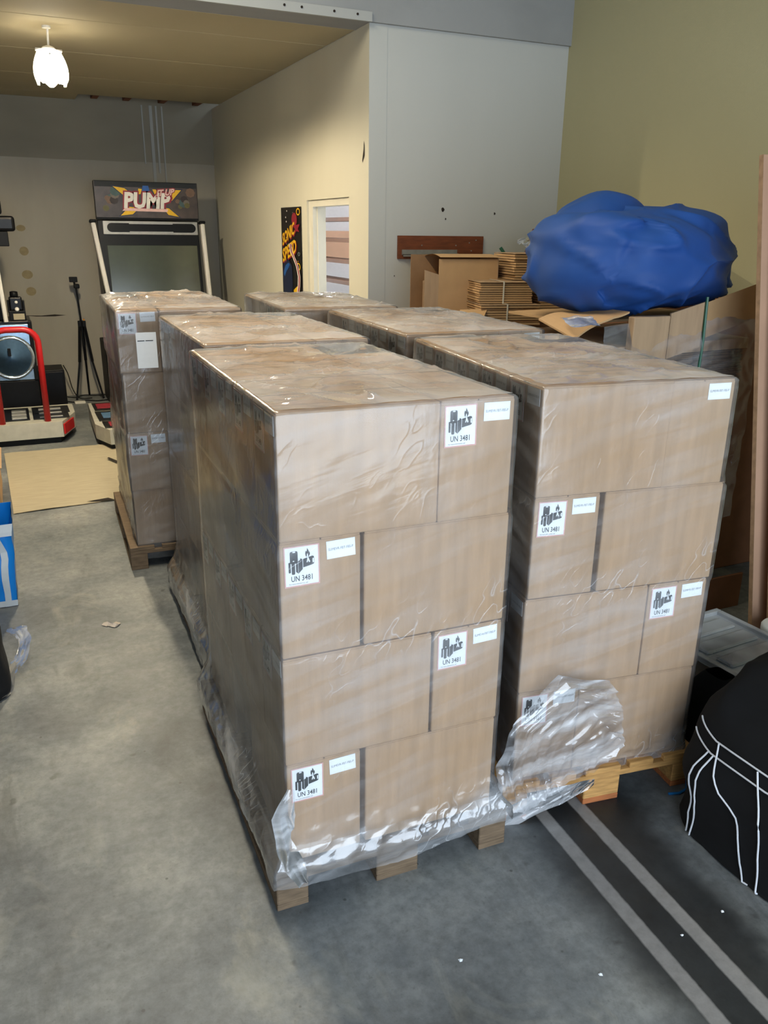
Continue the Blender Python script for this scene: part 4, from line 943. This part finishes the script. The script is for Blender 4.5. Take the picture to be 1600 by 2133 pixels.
# ------------------------------------------------------------------ things on the floor
def fc_(u, v):
    y = 8.0+(6.19-8.0)*v; xl = -.20+.05*v; xr = .80-.2*v
    x = xl+(xr-xl)*u; return (x, y+.06*(u-.5)*v, .006+.010*max(0, noise.noise((x*3, y*2.5, 0)))+.02*math.exp(-((v-.02)/.06)**2)*max(0, noise.noise((x*5, 1, 1))))
card = MB(); card.grid(fc_, 30, 40); card.grid(lambda u, v: tuple(a-b for a, b in zip(fc_(1-u, v), (0, 0, .004))), 30, 40)
cd = sm(card).build('cardboard_sheet', 'floor_card'); tag(cd, 'flattened pale cardboard sheet lying on the floor in front of platform', 'cardboard')
MB().add([(.66, 7.45, .022), (.72, 7.30, .02), (.80, 7.15, .021), (.79, 7.10, .021), (.70, 7.26, .021), (.64, 7.42, .022)], [(0, 1, 4, 5), (1, 2, 3, 4)]).build('tear', 'dark_hole', cd)
MB().add([(.36, 6.24, .012), (.52, 6.27, .013), (.56, 6.21, .012), (.47, 6.21, .012)], [(0, 1, 2, 3)]).build('tear', 'dark_hole', cd)
lcn = thing('carton', 'brown carton at the left edge beside the cardboard sheet', 'carton', (-.62, 6.3, 0))
MB().bbox((0, 0, 0), (.40, .75, .36), .005).build('body', 'kraft_light', lcn); MB().box((.40, .05, .30), (.43, .7, .304)).build('flap', 'kraft', lcn)
# blue shopping bag
sbg = thing('shopping_bag', 'blue and white woven shopping bag at the left edge', 'bag', (-.62, 4.52, 0))
def sbf(u, v, o=0):
    x0, x1, y0, y1 = .0, .465+.025*v, .0+.02*v, .40+.02*v
    per = [(x0, y0), (x1, y0), (x1, y1), (x0, y1), (x0, y0)]; t = u*4; i = min(3, int(t)); f = t-i
    x = per[i][0]*(1-f)+per[i+1][0]*f; y = per[i][1]*(1-f)+per[i+1][1]*f
    n_ = .012*noise.noise((x*6, y*6, v*4)); return (x+n_*(x > .2), y+n_, .004+.466*v)
sm(MB().grid(sbf, 48, 16)).build('body', 'bag_blue', sbg); MB().box((0.01, .01, .003), (.45, .39, .008)).build('bottom', 'bag_blue', sbg)
def band(v0, v1): 
    return MB().grid(lambda u, v: tuple(V(sbf(u, v0+(v1-v0)*v))+(V(sbf(u, v0+(v1-v0)*v))-V((.23, .2, V(sbf(u, v0+(v1-v0)*v)).z))).normalized()*.004), 48, 3)
band(.86, 1.0).build('top_band', 'bag_white', sbg); band(.0, .07).build('bottom_band', 'bag_white', sbg)
MB().grid(lambda u, v: tuple(V(sbf(.235-.018*(1-u)*1.0-.03*max(0, v-.62)*2.2+.0, v))+V((.0, -.005, 0))), 2, 12).build('edge_band', 'bag_white', sbg)
MB().grid(lambda u, v: tuple(V(sbf(.25+.014*u, v*.8))+V((.006, 0, 0))), 2, 12).build('edge_band', 'bag_white', sbg)
mb, _ = soft([(.0, 0, .5, 0, .5), (.004, -.01, .52, -.01, .5), (.2, 0, .5, 0, .5), (.33, .06, .42, .06, .44), (.38, .2, .3, .2, .3)], 30, 20, 12, .02)
bl2 = mb.build('black_sack', 'black_fabric', None, (-.725, 3.48, 0)); tag(bl2, 'black sack at the left edge beside the crumpled film', 'bag')
cfl = crumple('crumpled_film', [(-.21, 4.16, .03), (-.15, 4.10, .05), (-.135, 3.95, .06), (-.155, 3.78, .05), (-.21, 3.62, .03), (-.23, 3.52, .02)], [V((.03, .05, .02)), V((.06, .06, .02)), V((.07, .02, .03)), V((.07, -.01, .03)), V((.06, -.02, .02)), V((.02, 0, 0))], 40, 5.5, .022, 'film_floor')
tag(cfl, 'crumpled clear film on the floor at the left edge', 'plastic film')
lfm = MB().grid(lambda u, v: (.25+.075*u+.01*math.sin(v*6), 4.05+.05*v+.015*math.sin(u*7), .004+.016*math.sin(u*3.1)*math.sin(v*3.1)), 6, 5).build('paper_scrap', 'leaf'); tag(lfm, 'pale torn paper scrap on the bare floor left of the stacks', 'paper scrap')
random.seed(21)
for k, (x, y) in enumerate(((1.60, 1.33), (1.78, 1.35), (1.70, .98), (1.29, 1.32), (.95, 1.52), (1.84, 1.12))):
    where = ('between the two pale strips', 'right of the strips beside the large black bag', 'on the right strip near the picture bottom', 'left of the left pale strip', 'in front of the nearest left pallet', 'at the right below the large black bag')[k]
    r = random.uniform(.005, .009)
    d_ = MB().add([(x+r*math.cos(a*1.256)*random.uniform(.6, 1.2), y+r*math.sin(a*1.256)*random.uniform(.6, 1.2), .001) for a in range(5)]+[(x, y, .005)], [(a, (a+1) % 5, 5) for a in range(5)]+[(4, 3, 2, 1, 0)]).build('debris_chip', 'label')
    tag(d_, 'tiny white chip on the concrete floor '+where, 'chip', 'white chips on the floor')
